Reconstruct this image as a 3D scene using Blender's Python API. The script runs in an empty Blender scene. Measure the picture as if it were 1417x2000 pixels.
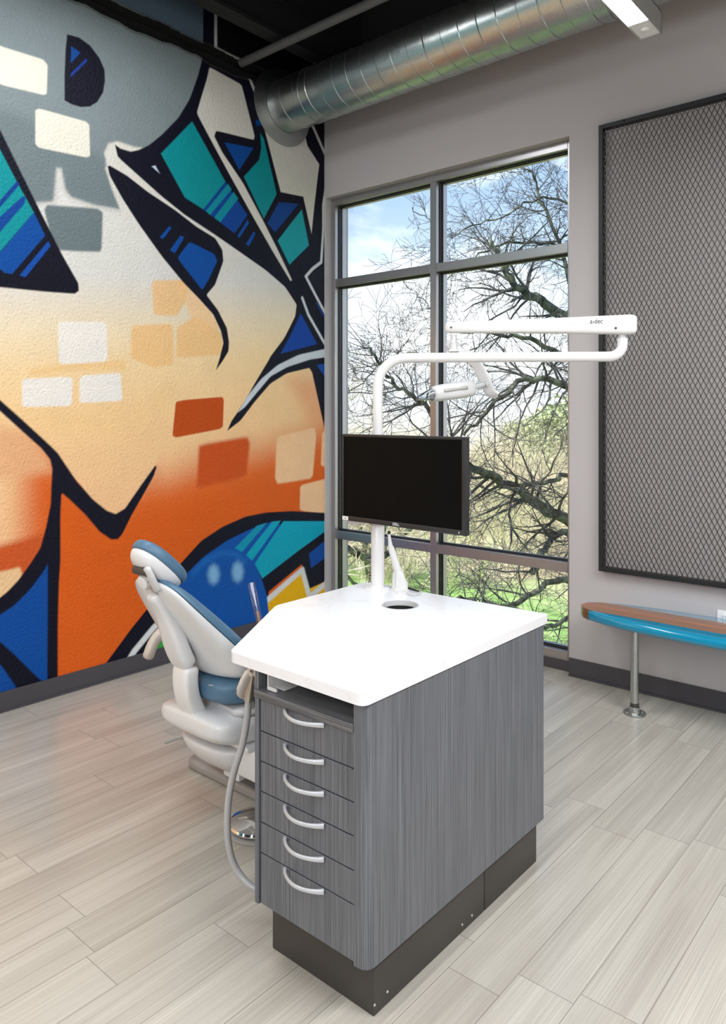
import bpy, bmesh, math, random
import numpy as np
from mathutils import Vector, Matrix
R = random.Random(7)
COL = bpy.context.scene.collection
# ------------------------------------------------------------------ camera solution
F = 1462.0; HZ = 808.0; CX = 708.5; HC = 1.6; PX, PY = 4.08, 0.0
ANG = math.atan2(1250.5, F); S_, C_ = math.sin(ANG), math.cos(ANG)
def ray(px, py):
    u = (px-CX)/F
    return (-S_+C_*u, C_+S_*u, (HZ-py)/F)
def at(px, py, t):
    q = ray(px, py); return Vector((PX+q[0]*t, PY+q[1]*t, HC+q[2]*t))
def onx(px, py, x): return at(px, py, (x-PX)/ray(px, py)[0])
def ony(px, py, y): return at(px, py, (y-PY)/ray(px, py)[1])
def onz(px, py, z): return at(px, py, (z-HC)/ray(px, py)[2])

# ------------------------------------------------------------------ materials
def srgb(c):
    return tuple(((v/255.0)/12.92 if v/255.0 <= 0.04045 else (((v/255.0)+0.055)/1.055)**2.4) for v in c)
MATS = {}
def new_mat(name):
    m = bpy.data.materials.new(name); m.use_nodes = True
    nt = m.node_tree; b = nt.nodes['Principled BSDF']
    MATS[name] = m
    return m, nt, b
def N(nt, t, **k):
    n = nt.nodes.new(t)
    for a, v in k.items():
        if a in n.inputs: n.inputs[a].default_value = v
        else: setattr(n, a, v)
    return n
def L(nt, a, ai, b, bi): nt.links.new(a.outputs[ai], b.inputs[bi])
def plain(name, c, rough=.5, metal=0, spec=None, bump=None, coat=0, emis=None, var=0.0):
    m, nt, b = new_mat(name)
    col = srgb(c) + (1,)
    b.inputs['Base Color'].default_value = col
    b.inputs['Roughness'].default_value = rough
    b.inputs['Metallic'].default_value = metal
    if spec is not None: b.inputs['Specular IOR Level'].default_value = spec
    if coat: b.inputs['Coat Weight'].default_value = coat; b.inputs['Coat Roughness'].default_value = .08
    tc = N(nt, 'ShaderNodeTexCoord')
    nz = N(nt, 'ShaderNodeTexNoise', Scale=(bump[0] if bump else 30.0), Detail=4.0)
    L(nt, tc, 'Object', nz, 'Vector')
    if var:
        mr = N(nt, 'ShaderNodeMix', data_type='RGBA')
        mr.inputs[6].default_value = tuple(v*(1-var) for v in col[:3])+(1,)
        mr.inputs[7].default_value = tuple(min(1, v*(1+var)) for v in col[:3])+(1,)
        L(nt, nz, 'Fac', mr, 0); nt.links.new(mr.outputs[2], b.inputs['Base Color'])
    if bump:
        bp = N(nt, 'ShaderNodeBump', Strength=bump[1], Distance=bump[2])
        L(nt, nz, 'Fac', bp, 'Height'); L(nt, bp, 'Normal', b, 'Normal')
    if emis:
        b.inputs['Emission Color'].default_value = srgb(emis[0])+(1,); b.inputs['Emission Strength'].default_value = emis[1]
    return m
plain('wall_paint', (190,186,187), .75, bump=(220, .12, .002))
plain('rubber_base', (74,72,77), .38, bump=(15, .05, .003))
plain('black_deck', (16,16,17), .85, bump=(6, .3, .02), var=.3)
plain('black_steel', (22,22,23), .6, bump=(30, .2, .004))
plain('deck_gray', (42,42,43), .7, bump=(8, .3, .01), var=.3)
plain('pipe_gray', (92,92,92), .5, bump=(30, .1, .002))
plain('aluminium_frame', (176,174,176), .34, .8, bump=(200, .05, .001))
plain('gasket_black', (12,12,14), .5)
plain('frame_black', (26,30,32), .5, bump=(60, .15, .002))
plain('mesh_metal', (84,80,76), .42, .4, bump=(120, .1, .001))
plain('white_plastic', (222,222,222), .3, coat=.3)
plain('chair_white', (216,217,219), .3, coat=.4)
plain('upholstery', (78,112,138), .42, bump=(160, .12, .001), var=.06)
plain('seam_blue', (50,78,102), .6)
plain('seam_gray', (185,185,186), .5)
plain('beige_plastic', (188,178,168), .4, coat=.2)
plain('paddle_gray', (196,196,198), .35, coat=.2)
plain('dark_plastic', (60,58,57), .4)
plain('base_gray', (150,147,145), .45, coat=.2)
plain('satin_nickel', (182,176,165), .3, .9)
plain('chrome', (225,225,225), .07, 1.0)
plain('hose_gray', (170,169,170), .38, coat=.3)
plain('handle_silver', (196,199,204), .38, .35, coat=.2)
plain('kick_brown', (58,54,51), .45, bump=(60, .05, .001))
plain('screen_black', (5,6,7), .42, spec=.08)
plain('monitor_bezel', (30,30,32), .42)
plain('logo_silver', (190,192,195), .4)
plain('logo_dark', (70,62,60), .5)
plain('label_white', (222,222,222), .5)
plain('blue_plastic', (10,90,170), .4)
plain('brown_wood_edge', (120,74,36), .3, coat=.5)
plain('board_teal', (0,140,180), .22, coat=1.0, var=.03)
plain('board_orange', (212,112,50), .25, coat=1.0)
plain('outlet_white', (235,235,235), .35)
plain('cord_black', (14,14,16), .4)
plain('skin_copper', (206,150,110), .4)

m, nt, b = new_mat('galvanized')
tc = N(nt,'ShaderNodeTexCoord'); vo = N(nt,'ShaderNodeTexVoronoi', Scale=160.0); nz = N(nt,'ShaderNodeTexNoise', Scale=9.0, Detail=4.0)
L(nt,tc,'Object',vo,'Vector'); L(nt,tc,'Object',nz,'Vector')
cr = N(nt,'ShaderNodeValToRGB'); cr.color_ramp.elements[0].color = (.42,.45,.44,1); cr.color_ramp.elements[1].color = (.60,.63,.62,1)
mx = N(nt,'ShaderNodeMath', operation='MULTIPLY'); L(nt,vo,'Color',mx,0); mx.inputs[1].default_value=.6
ad = N(nt,'ShaderNodeMath', operation='ADD'); L(nt,mx,0,ad,0); m2=N(nt,'ShaderNodeMath',operation='MULTIPLY'); L(nt,nz,'Fac',m2,0); m2.inputs[1].default_value=.5; L(nt,m2,0,ad,1)
L(nt,ad,0,cr,'Fac'); L(nt,cr,'Color',b,'Base Color'); b.inputs['Metallic'].default_value=1; 
mr = N(nt,'ShaderNodeMapRange'); mr.inputs[3].default_value=.28; mr.inputs[4].default_value=.36; L(nt,vo,'Color',mr,0); L(nt,mr,0,b,'Roughness')
bp = N(nt,'ShaderNodeBump', Strength=.12, Distance=.02); L(nt,nz,'Fac',bp,'Height'); L(nt,bp,'Normal',b,'Normal')

def streak(name, c1, c2, scale, rough, coat=0, c3=None):
    m, nt, b = new_mat(name)
    tc = N(nt,'ShaderNodeTexCoord'); mp = N(nt,'ShaderNodeMapping'); mp.inputs['Scale'].default_value = scale
    L(nt,tc,'Object',mp,'Vector')
    n1 = N(nt,'ShaderNodeTexNoise', Scale=1.0, Detail=3.0, Roughness=.7); L(nt,mp,'Vector',n1,'Vector')
    cr = N(nt,'ShaderNodeValToRGB'); e = cr.color_ramp.elements
    e[0].position=.36; e[0].color = srgb(c1)+(1,); e[1].position=.66; e[1].color=srgb(c2)+(1,)
    L(nt,n1,'Fac',cr,'Fac'); L(nt,cr,'Color',b,'Base Color'); b.inputs['Roughness'].default_value=rough
    if coat: b.inputs['Coat Weight'].default_value=coat; b.inputs['Coat Roughness'].default_value=.05
    bp = N(nt,'ShaderNodeBump', Strength=.15, Distance=.001); L(nt,n1,'Fac',bp,'Height'); L(nt,bp,'Normal',b,'Normal')
    return m
streak('laminate', (70,72,78), (118,121,127), (520,520,2.6), .42)
streak('laminate_flat', (66,67,71), (118,118,121), (3,420,420), .38)
streak('board_wood', (132,78,34), (164,104,54), (1.5,160,40), .35, coat=.5)

# quartz
m, nt, b = new_mat('quartz')
tc=N(nt,'ShaderNodeTexCoord'); nz=N(nt,'ShaderNodeTexNoise',Scale=2.6,Detail=6.0,Distortion=1.6); L(nt,tc,'Object',nz,'Vector')
cr=N(nt,'ShaderNodeValToRGB'); e=cr.color_ramp.elements; e[0].position=.49; e[0].color=srgb((232,232,235))+(1,); e[1].position=.51; e[1].color=srgb((232,232,235))+(1,)
k=e.new(.5); k.color=srgb((224,224,226))+(1,)
L(nt,nz,'Fac',cr,'Fac'); L(nt,cr,'Color',b,'Base Color'); b.inputs['Roughness'].default_value=.12

# floor planks
m, nt, b = new_mat('vinyl_plank')
def math_(op, a=None, bb=None, c=None):
    n = nt.nodes.new('ShaderNodeMath'); n.operation = op
    for i, v in enumerate((a, bb, c)):
        if v is None: continue
        if isinstance(v, (int, float)): n.inputs[i].default_value = v
        else: nt.links.new(v, n.inputs[i])
    return n.outputs[0]
tc=N(nt,'ShaderNodeTexCoord'); sp=N(nt,'ShaderNodeSeparateXYZ'); L(nt,tc,'Object',sp,'Vector')
X_, Y_ = sp.outputs[0], sp.outputs[1]
PW, PL = .16664, .988
u = math_('DIVIDE', math_('ADD', X_, .1382), PW); row = math_('FLOOR', u); fu = math_('SUBTRACT', u, row)
wn = nt.nodes.new('ShaderNodeTexWhiteNoise'); wn.noise_dimensions='1D'; nt.links.new(row, wn.inputs['W'])
v = math_('ADD', math_('DIVIDE', Y_, PL), math_('MULTIPLY', wn.outputs['Value'], 7.31)); pl = math_('FLOOR', v); fv = math_('SUBTRACT', v, pl)
idn = nt.nodes.new('ShaderNodeTexWhiteNoise'); idn.noise_dimensions='2D'; cb=N(nt,'ShaderNodeCombineXYZ'); nt.links.new(row,cb.inputs[0]); nt.links.new(pl,cb.inputs[1]); L(nt,cb,0,idn,'Vector')
eu = math_('MULTIPLY', math_('MINIMUM', fu, math_('SUBTRACT', 1.0, fu)), PW); ev = math_('MULTIPLY', math_('MINIMUM', fv, math_('SUBTRACT', 1.0, fv)), PL)
ed = math_('MINIMUM', eu, ev); gap = math_('LESS_THAN', ed, .0011)
off = math_('MULTIPLY', idn.outputs['Value'], 40.0)
vec=N(nt,'ShaderNodeCombineXYZ'); nt.links.new(math_('ADD', math_('MULTIPLY', X_, 330.0), off), vec.inputs[0]); nt.links.new(math_('MULTIPLY', Y_, 1.6), vec.inputs[1]); nt.links.new(off, vec.inputs[2])
g1=N(nt,'ShaderNodeTexNoise',Scale=1.0,Detail=3.0,Distortion=.4); L(nt,vec,0,g1,'Vector')
vec2=N(nt,'ShaderNodeCombineXYZ'); nt.links.new(math_('ADD', math_('MULTIPLY', X_, 13.0), off), vec2.inputs[0]); nt.links.new(math_('MULTIPLY', Y_, 1.1), vec2.inputs[1]); nt.links.new(off, vec2.inputs[2])
g2=N(nt,'ShaderNodeTexNoise',Scale=1.0,Detail=4.0); L(nt,vec2,0,g2,'Vector')
tone = math_('ADD', math_('ADD', math_('MULTIPLY', g1.outputs['Fac'], .46), math_('MULTIPLY', g2.outputs['Fac'], .42)), math_('MULTIPLY', idn.outputs['Value'], .07))
cr=N(nt,'ShaderNodeValToRGB'); e=cr.color_ramp.elements; e[0].position=.30; e[0].color=srgb((158,152,142))+(1,); e[1].position=.66; e[1].color=srgb((198,193,183))+(1,)
nt.links.new(tone, cr.inputs['Fac'])
mg=N(nt,'ShaderNodeMix',data_type='RGBA'); nt.links.new(math_('MULTIPLY',gap,.6), mg.inputs[0]); nt.links.new(cr.outputs[0], mg.inputs[6]); mg.inputs[7].default_value=srgb((88,82,76))+(1,)
nt.links.new(mg.outputs[2], b.inputs['Base Color'])
b.inputs['Roughness'].default_value=.27
nt.links.new(math_('ADD', math_('MULTIPLY', g2.outputs['Fac'], .14), .13), b.inputs['Roughness'])
bp=N(nt,'ShaderNodeBump',Strength=.25,Distance=.0008); nt.links.new(math_('SUBTRACT', g1.outputs['Fac'], gap), bp.inputs['Height']); L(nt,bp,'Normal',b,'Normal')

# mural: spray paint held as a colour attribute on the wall mesh
m, nt, b = new_mat('mural_paint')
at_=N(nt,'ShaderNodeAttribute', attribute_name='paint'); tc=N(nt,'ShaderNodeTexCoord')
nz=N(nt,'ShaderNodeTexNoise',Scale=60.0,Detail=4.0); L(nt,tc,'Object',nz,'Vector')
n3=N(nt,'ShaderNodeTexNoise',Scale=5.0,Detail=3.0); L(nt,tc,'Object',n3,'Vector')
mrn=N(nt,'ShaderNodeMapRange'); mrn.inputs[3].default_value=.93; mrn.inputs[4].default_value=1.07; L(nt,n3,'Fac',mrn,0)
vm=N(nt,'ShaderNodeVectorMath',operation='SCALE'); L(nt,at_,'Color',vm,0); nt.links.new(mrn.outputs[0], vm.inputs['Scale']); L(nt,vm,0,b,'Base Color')
vo=N(nt,'ShaderNodeTexVoronoi',Scale=22.0); L(nt,tc,'Object',vo,'Vector')
cr=N(nt,'ShaderNodeValToRGB'); e=cr.color_ramp.elements; e[0].position=0; e[0].color=(1,1,1,1); e[1].position=.09; e[1].color=(0,0,0,1); L(nt,vo,'Distance',cr,'Fac')
ad=N(nt,'ShaderNodeMath',operation='ADD'); L(nt,nz,'Fac',ad,0); L(nt,cr,'Color',ad,1)
bp=N(nt,'ShaderNodeBump',Strength=.6,Distance=.010); L(nt,ad,0,bp,'Height'); L(nt,bp,'Normal',b,'Normal'); b.inputs['Roughness'].default_value=.6; b.inputs['Specular IOR Level'].default_value=.22

# glass
def glass(name, tint=(1,1,1), rough=0.0, refl=.06):
    m = bpy.data.materials.new(name); m.use_nodes=True; nt=m.node_tree; nt.nodes.clear(); MATS[name]=m
    o=nt.nodes.new('ShaderNodeOutputMaterial'); t=nt.nodes.new('ShaderNodeBsdfTransparent'); g=nt.nodes.new('ShaderNodeBsdfGlossy'); mix=nt.nodes.new('ShaderNodeMixShader')
    t.inputs['Color'].default_value=tint+(1,); g.inputs['Roughness'].default_value=rough
    fr=nt.nodes.new('ShaderNodeFresnel'); fr.inputs['IOR'].default_value=1.45
    ml=nt.nodes.new('ShaderNodeMath'); ml.operation='MULTIPLY'; ml.inputs[1].default_value=refl/.04; nt.links.new(fr.outputs[0],ml.inputs[0])
    ml.use_clamp=True
    nt.links.new(ml.outputs[0],mix.inputs[0]); nt.links.new(t.outputs[0],mix.inputs[1]); nt.links.new(g.outputs[0],mix.inputs[2]); nt.links.new(mix.outputs[0],o.inputs['Surface'])
glass('window_glass', (.97,.985,.98), refl=.008)
glass('clear_sleeve', (.86,.90,.93), rough=.1, refl=.12)

# outdoors
def bark(name, c1, c2, sc):
    m, nt, b = new_mat(name); tc=N(nt,'ShaderNodeTexCoord'); nz=N(nt,'ShaderNodeTexNoise',Scale=sc,Detail=5.0); L(nt,tc,'Object',nz,'Vector')
    cr=N(nt,'ShaderNodeValToRGB'); e=cr.color_ramp.elements; e[0].position=.38; e[0].color=srgb(c1)+(1,); e[1].position=.64; e[1].color=srgb(c2)+(1,)
    L(nt,nz,'Fac',cr,'Fac'); L(nt,cr,'Color',b,'Base Color'); b.inputs['Roughness'].default_value=.9
bark('oak_bark', (52,50,46), (118,124,104), 9)
bark('twig_bark', (60,60,62), (98,96,94), 6)
bark('brush_tan', (186,170,148), (222,210,188), 2)
bark('brush_green', (176,180,132), (208,210,168), 1)
bark('evergreen', (150,166,122), (186,196,152), 1.2)  # far brush and evergreen colours are lightened to stand for distance haze
m, nt, b = new_mat('grass'); tc=N(nt,'ShaderNodeTexCoord'); nz=N(nt,'ShaderNodeTexNoise',Scale=1.4,Detail=9.0,Roughness=.75); L(nt,tc,'Object',nz,'Vector')
cr=N(nt,'ShaderNodeValToRGB'); e=cr.color_ramp.elements; e[0].position=.36; e[0].color=srgb((104,128,66))+(1,); e[1].position=.70; e[1].color=srgb((196,190,140))+(1,); k=e.new(.52); k.color=srgb((140,176,92))+(1,)
L(nt,nz,'Fac',cr,'Fac')
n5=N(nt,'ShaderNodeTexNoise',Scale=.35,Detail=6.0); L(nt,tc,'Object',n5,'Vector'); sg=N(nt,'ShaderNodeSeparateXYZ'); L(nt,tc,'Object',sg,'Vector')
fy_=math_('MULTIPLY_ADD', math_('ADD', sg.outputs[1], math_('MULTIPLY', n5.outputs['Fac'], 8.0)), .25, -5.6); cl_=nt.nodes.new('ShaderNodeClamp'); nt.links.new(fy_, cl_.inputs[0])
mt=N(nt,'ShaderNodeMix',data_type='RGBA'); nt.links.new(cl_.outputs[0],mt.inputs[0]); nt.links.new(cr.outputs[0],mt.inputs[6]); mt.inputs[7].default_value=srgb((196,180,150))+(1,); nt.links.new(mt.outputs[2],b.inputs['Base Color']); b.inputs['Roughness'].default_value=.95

# ------------------------------------------------------------------ mesh helpers
def finish(name, bm, mat, parent=None, smooth=40, mods=None, recalc=True):
    me = bpy.data.meshes.new(name)
    if recalc: bmesh.ops.recalc_face_normals(bm, faces=bm.faces[:])
    bm.to_mesh(me); bm.free()
    if smooth:
        me.polygons.foreach_set('use_smooth', [True]*len(me.polygons))
        me.set_sharp_from_angle(angle=math.radians(smooth))
    for mm in (mat if isinstance(mat, (list, tuple)) else [mat]): me.materials.append(MATS[mm])
    o = bpy.data.objects.new(name, me); COL.objects.link(o)
    if parent: o.parent = parent; o.matrix_parent_inverse = parent.matrix_basis.inverted()
    return o
def B(): return bmesh.new()
def box(bm, x0, x1, y0, y1, z0, z1, bev=0, seg=2, rot=None, piv=None, mi=0):
    vs = [bm.verts.new((x, y, z)) for x in (x0, x1) for y in (y0, y1) for z in (z0, z1)]
    fs = [bm.faces.new([vs[i] for i in q]) for q in ((0,1,3,2),(4,6,7,5),(0,4,5,1),(2,3,7,6),(0,2,6,4),(1,5,7,3))]
    for f in fs: f.material_index = mi
    if rot is not None:
        bmesh.ops.rotate(bm, cent=piv or ((x0+x1)/2,(y0+y1)/2,(z0+z1)/2), matrix=rot, verts=vs)
    if bev:
        es = list({e for f in fs for e in f.edges})
        bmesh.ops.bevel(bm, geom=es, offset=bev, segments=seg, affect='EDGES', profile=.5)
def frames(pts):
    pts = [Vector(p) for p in pts]; out = []; up = None
    for i, p in enumerate(pts):
        a = pts[max(0, i-1)]; c = pts[min(len(pts)-1, i+1)]; t = (c-a).normalized()
        if up is None:
            ref = Vector((0,0,1)) if abs(t.z) < .9 else Vector((1,0,0))
            up = (ref - t*ref.dot(t)).normalized()
        else:
            up = (up - t*up.dot(t)); up = up.normalized() if up.length > 1e-6 else Vector((1,0,0))
        out.append((p, t.cross(up).normalized(), up.copy()))
    return out
def tube(bm, pts, r, n=12, caps=True, mi=0, flat=None):
    rr = r if isinstance(r, (list, tuple)) else [r]*len(pts); rings = []
    for (p, a, u), q in zip(frames(pts), rr):
        f = flat or (1, 1)
        rings.append([bm.verts.new(p + a*math.cos(2*math.pi*k/n)*q*f[0] + u*math.sin(2*math.pi*k/n)*q*f[1]) for k in range(n)])
    for A, D in zip(rings, rings[1:]):
        for k in range(n):
            f = bm.faces.new((A[k], A[(k+1)%n], D[(k+1)%n], D[k])); f.material_index = mi
    if caps:
        bm.faces.new(rings[0][::-1]).material_index = mi; bm.faces.new(rings[-1]).material_index = mi
def smoothpath(pts, it=2):
    pts = [Vector(p) for p in pts]
    for _ in range(it):
        q = [pts[0]]
        for a, c in zip(pts, pts[1:]): q += [a*.75+c*.25, a*.25+c*.75]
        q.append(pts[-1]); pts = q
    return pts
def loft(bm, rings, caps=True, mi=0):
    vr = [[bm.verts.new(p) for p in r] for r in rings]; n = len(vr[0])
    for A, D in zip(vr, vr[1:]):
        for k in range(n): bm.faces.new((A[k], A[(k+1)%n], D[(k+1)%n], D[k])).material_index = mi
    if caps: bm.faces.new(vr[0][::-1]).material_index = mi; bm.faces.new(vr[-1]).material_index = mi
def sup(c, ax, ay, a, b, n=28, p=.7):
    out = []
    for k in range(n):
        t = 2*math.pi*k/n; cx = math.copysign(abs(math.cos(t))**p, math.cos(t)); sy = math.copysign(abs(math.sin(t))**p, math.sin(t))
        out.append(Vector(c)+Vector(ax)*a*cx+Vector(ay)*b*sy)
    return out
def lathe(bm, prof, c=(0,0,0), n=40, axis='z', mi=0, caps=True):
    c = Vector(c); rings = []
    for r, h in prof:
        ring = []
        for k in range(n):
            t = 2*math.pi*k/n; a, d = r*math.cos(t), r*math.sin(t)
            ring.append(c + (Vector((a, d, h)) if axis == 'z' else Vector((h, a, d)) if axis == 'x' else Vector((a, h, d))))
        rings.append(ring)
    loft(bm, rings, caps, mi)
def prism(bm, poly, z0, z1, mi=0):
    lo = [bm.verts.new((x, y, z0)) for x, y in poly]; hi = [bm.verts.new((x, y, z1)) for x, y in poly]; n = len(poly)
    for k in range(n): bm.faces.new((lo[k], lo[(k+1)%n], hi[(k+1)%n], hi[k])).material_index = mi
    bm.faces.new(lo[::-1]).material_index = mi; bm.faces.new(hi).material_index = mi
def roundpoly(poly, r, seg=5):
    out = []; n = len(poly)
    for i in range(n):
        a, p, c = (Vector(poly[i-1]), Vector(poly[i]), Vector(poly[(i+1)%n])); rr = r[i] if isinstance(r, (list, tuple)) else r
        if rr <= 0: out.append(tuple(p)); continue
        d1 = (a-p).normalized(); d2 = (c-p).normalized(); q1 = p+d1*rr; q2 = p+d2*rr
        for k in range(seg+1):
            t = k/seg; v = q1*(1-t)**2 + p*2*t*(1-t) + q2*t*t; out.append(tuple(v))
    return out
def empty(name, loc, label, cat, group=None):
    o = bpy.data.objects.new(name, None); COL.objects.link(o); o.location = loc; o.empty_display_size = .1
    o['label'] = label; o['category'] = cat
    if group: o['group'] = group
    return o
def tag(o, label, cat, group=None):
    o['label'] = label; o['category'] = cat
    if group: o['group'] = group
    return o
def struct(o): o['kind'] = 'structure'; return o
def modif(o, t, **k):
    md = o.modifiers.new(t.lower(), t)
    for a, v in k.items(): setattr(md, a, v)
    return o
def text(name, body, size, M, mat, parent, depth=.0006, bold=0.0, squeeze=1.0):
    cu = bpy.data.curves.new(name, 'FONT'); cu.body = body; cu.size = size; cu.extrude = depth; cu.align_x='CENTER'; cu.align_y='CENTER'; cu.offset = bold
    to = bpy.data.objects.new(name+'_src', cu); COL.objects.link(to)
    dg = bpy.context.evaluated_depsgraph_get(); me = bpy.data.meshes.new_from_object(to.evaluated_get(dg))
    bpy.data.objects.remove(to); me.transform(Matrix.Diagonal((squeeze,1,1,1))); me.transform(M); me.materials.clear(); me.materials.append(MATS[mat]); me.name = name
    o = bpy.data.objects.new(name, me); COL.objects.link(o)
    if parent: o.parent = parent; o.matrix_parent_inverse = parent.matrix_basis.inverted()
    return o
def basis(o, x, y, z):
    M = Matrix((x, y, z)).transposed().to_4x4(); M.translation = Vector(o); return M

# ------------------------------------------------------------------ mural wall
def build_mural():
    y0, y1, z0, z1 = 1.15, 4.30, 0.0, 4.80; st = .0048
    ny = int((y1-y0)/st)+1; nz = int((z1-z0)/st)+1
    Ys = np.linspace(y0, y1, ny); Zs = np.linspace(z0, z1, nz)
    YY, ZZ = np.meshgrid(Ys, Zs)
    col = np.zeros((nz, ny, 3))
    def lin(c): return np.array(srgb(c))
    def wall(pts):
        out = []
        for px, py in pts:
            if px < -60:      # beyond the frame's left edge: keep the drawing going along the wall
                a = onx(-60, py, 0); out.append((a.y-(-60-px)*.0022, a.z))
            elif px > 690:
                a = onx(690, py, 0); out.append((a.y, a.z))
            else:
                a = onx(px, py, 0); out.append((a.y, a.z))
        return out
    def chaikin(p, r=.07):
        q = []
        for i in range(len(p)):
            a, c = p[i], p[(i+1)%len(p)]
            q += [(a[0]*(1-r)+c[0]*r, a[1]*(1-r)+c[1]*r), (a[0]*r+c[0]*(1-r), a[1]*r+c[1]*(1-r))]
        return q
    def mask(pts, soft, rnd=True):
        p = wall(pts)
        if rnd: p = chaikin(p); p = chaikin(p)
        a = np.array(p); m = soft+.01
        iy0, iy1 = np.searchsorted(Ys, a[:,0].min()-m), np.searchsorted(Ys, a[:,0].max()+m)
        iz0, iz1 = np.searchsorted(Zs, a[:,1].min()-m), np.searchsorted(Zs, a[:,1].max()+m)
        if iy1 <= iy0 or iz1 <= iz0: return None
        gy = YY[iz0:iz1, iy0:iy1]; gz = ZZ[iz0:iz1, iy0:iy1]
        ins = np.zeros(gy.shape, bool); d2 = np.full(gy.shape, 1e9)
        for i in range(len(a)):
            (ax, ay), (bx, by) = a[i], a[(i+1)%len(a)]
            if abs(by-ay) > 1e-12:
                c = ((ay > gz) != (by > gz)) & (gy < (bx-ax)*(gz-ay)/(by-ay)+ax); ins ^= c
            dx, dy = bx-ax, by-ay; ll = dx*dx+dy*dy+1e-12
            t = np.clip(((gy-ax)*dx+(gz-ay)*dy)/ll, 0, 1)
            d2 = np.minimum(d2, (gy-ax-t*dx)**2+(gz-ay-t*dy)**2)
        sd = np.sqrt(d2)*np.where(ins, 1, -1)
        w = np.clip(sd/soft*.5+.5, 0, 1); w = w*w*(3-2*w)
        return (slice(iz0, iz1), slice(iy0, iy1)), w
    def paint(c, pts, soft=.004, op=1.0, rnd=True, excl=None):
        r = mask(pts, soft, rnd)
        if r is None: return
        s, w = r; w = w*op
        if excl is not None: w = w*(1-excl[s])
        col[s] = col[s]*(1-w[..., None]) + lin(c)*w[..., None]
    def stroke(c, pts, wpx, soft=.004, op=1.0):
        p = wall(pts); a = np.array(p); half = wpx/2/330.0
        d2 = np.full(YY.shape, 1e9)
        for i in range(len(a)-1):
            (ax, ay), (bx, by) = a[i], a[i+1]; dx, dy = bx-ax, by-ay; ll = dx*dx+dy*dy+1e-12
            t = np.clip(((YY-ax)*dx+(ZZ-ay)*dy)/ll, 0, 1); d2 = np.minimum(d2, (YY-ax-t*dx)**2+(ZZ-ay-t*dy)**2)
        w = np.clip((half-np.sqrt(d2))/soft*.5+.5, 0, 1)*op
        col[:] = col*(1-w[..., None]) + lin(c)*w[..., None]
    NV=(5,7,28); BL=(0,74,156); TE=(0,142,150); CY=(0,166,190); CR=(220,217,209); GR=(126,138,142)
    # base: cream above, peach below, by height with a slight slope
    hpx = np.array([[c, ] for c in Zs])
    stops = [(0.0,(248,200,150)),(1.0,(246,196,146)),(1.55,(248,206,152)),(1.9,(248,216,166)),(2.15,(240,222,190)),(2.45,(222,220,215)),(4.8,(218,217,212))]
    ht = ZZ + .10*(YY-2.6)*-1.0
    zs_ = [s[0] for s in stops]; cs = np.array([lin(s[1]) for s in stops])
    for k in range(3): col[..., k] = np.interp(ht, zs_, cs[:, k])
    # orange lower field, kept out of the part above the V
    ex = np.zeros(YY.shape)
    s, w = mask([(-400,300),(-400,900),(0,790),(60,840),(105,890),(160,950),(217,1030),(240,1010),(270,965),(303,910),(340,800),(100,400)], .006)
    ex[s] = w
    paint((226,108,42), [(60,860),(120,880),(215,960),(290,930),(330,930),(390,905),(500,880),(590,850),(700,800),(700,1500),(60,1500)], .20, excl=ex)
    paint((222,96,22), [(60,900),(215,1000),(300,985),(390,960),(540,925),(700,880),(700,1500),(60,1500)], .15, excl=ex)
    paint((236,150,104), [(560,740),(640,730),(700,730),(700,840),(600,820)], .12, .6)
    # left lower field
    paint((236,178,130), [(-100,800),(60,850),(98,900),(98,922),(0,936),(-100,950)], .05, .9)
    paint((206,88,36), [(-100,1078),(0,1065),(92,1040),(90,1095),(60,1140),(0,1160),(-100,1160)], .03)
    paint((240,200,150), [(-60,1120),(0,1117),(38,1108),(44,1122),(30,1152),(0,1170),(-60,1190)], .012)
    paint((232,176,140), [(-100,1300),(0,1285),(60,1345),(0,1400),(-100,1400)], .02)
    # soft yellow bricks
    for pts in ([(296,548),(366,546),(362,590),(345,617),(300,615)], [(257,636),(338,632),(338,712),(300,718),(256,700)], [(345,640),(380,618),(432,650),(436,692),(345,700)]):
        paint((244,196,132), pts, .012, .85)
    paint((250,200,140), [(342,548),(372,560),(405,600),(432,640),(400,650),(375,625)], .02, .7)
    paint((244,202,140), [(60,722),(150,708),(245,704),(245,722),(150,722),(60,735)], .03, .9)
    paint((246,206,146), [(20,790),(150,800),(300,780),(330,740),(340,800),(200,860),(60,830)], .08, .5)
    for pts in ([(113,628),(208,628),(210,706),(115,712)], [(43,740),(142,736),(140,793),(43,795)], [(156,734),(236,728),(239,783),(155,787)]):
        paint((244,238,230), pts, .008)
    paint((192,76,12), [(343,785),(361,781),(434,775),(437,781),(435,837),(336,856)], .005)
    paint((204,82,24), [(388,871),(406,866),(483,853),(488,866),(481,930),(384,955)], .02)
    paint((248,200,152), [(540,853),(614,835),(617,853),(610,934),(542,945),(537,934)], .012)
    paint((248,200,152), [(586,948),(640,934),(700,920),(700,1010),(640,1006),(585,997)], .008)
    paint((248,200,152), [(629,842),(700,826),(700,900),(626,912)], .008)
    # grey upper left
    paint(GR, [(-500,-500),(430,-500),(426,80),(404,125),(396,152),(380,200),(357,238),(324,270),(288,296),(262,300),(226,276),(208,300),(206,320),(236,409),(185,400),(140,385),(128,370),(120,328),(110,328),(104,393),(60,396),(-500,280)], .012)
    paint((104,118,122), [(-500,200),(60,230),(190,300),(206,320),(236,409),(185,400),(140,385),(128,370),(120,328),(110,328),(104,393),(60,396),(-500,300)], .05, .6)
    paint((108,122,126), [(86,410),(92,400),(190,407),(201,415),(198,492),(150,491),(106,488)], .010)
    paint((230,226,212), [(-150,55),(0,90),(84,116),(93,127),(91,187),(0,165),(-150,125)], .006)
    paint((230,226,212), [(69,210),(174,239),(176,309),(69,287)], .006)
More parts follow.
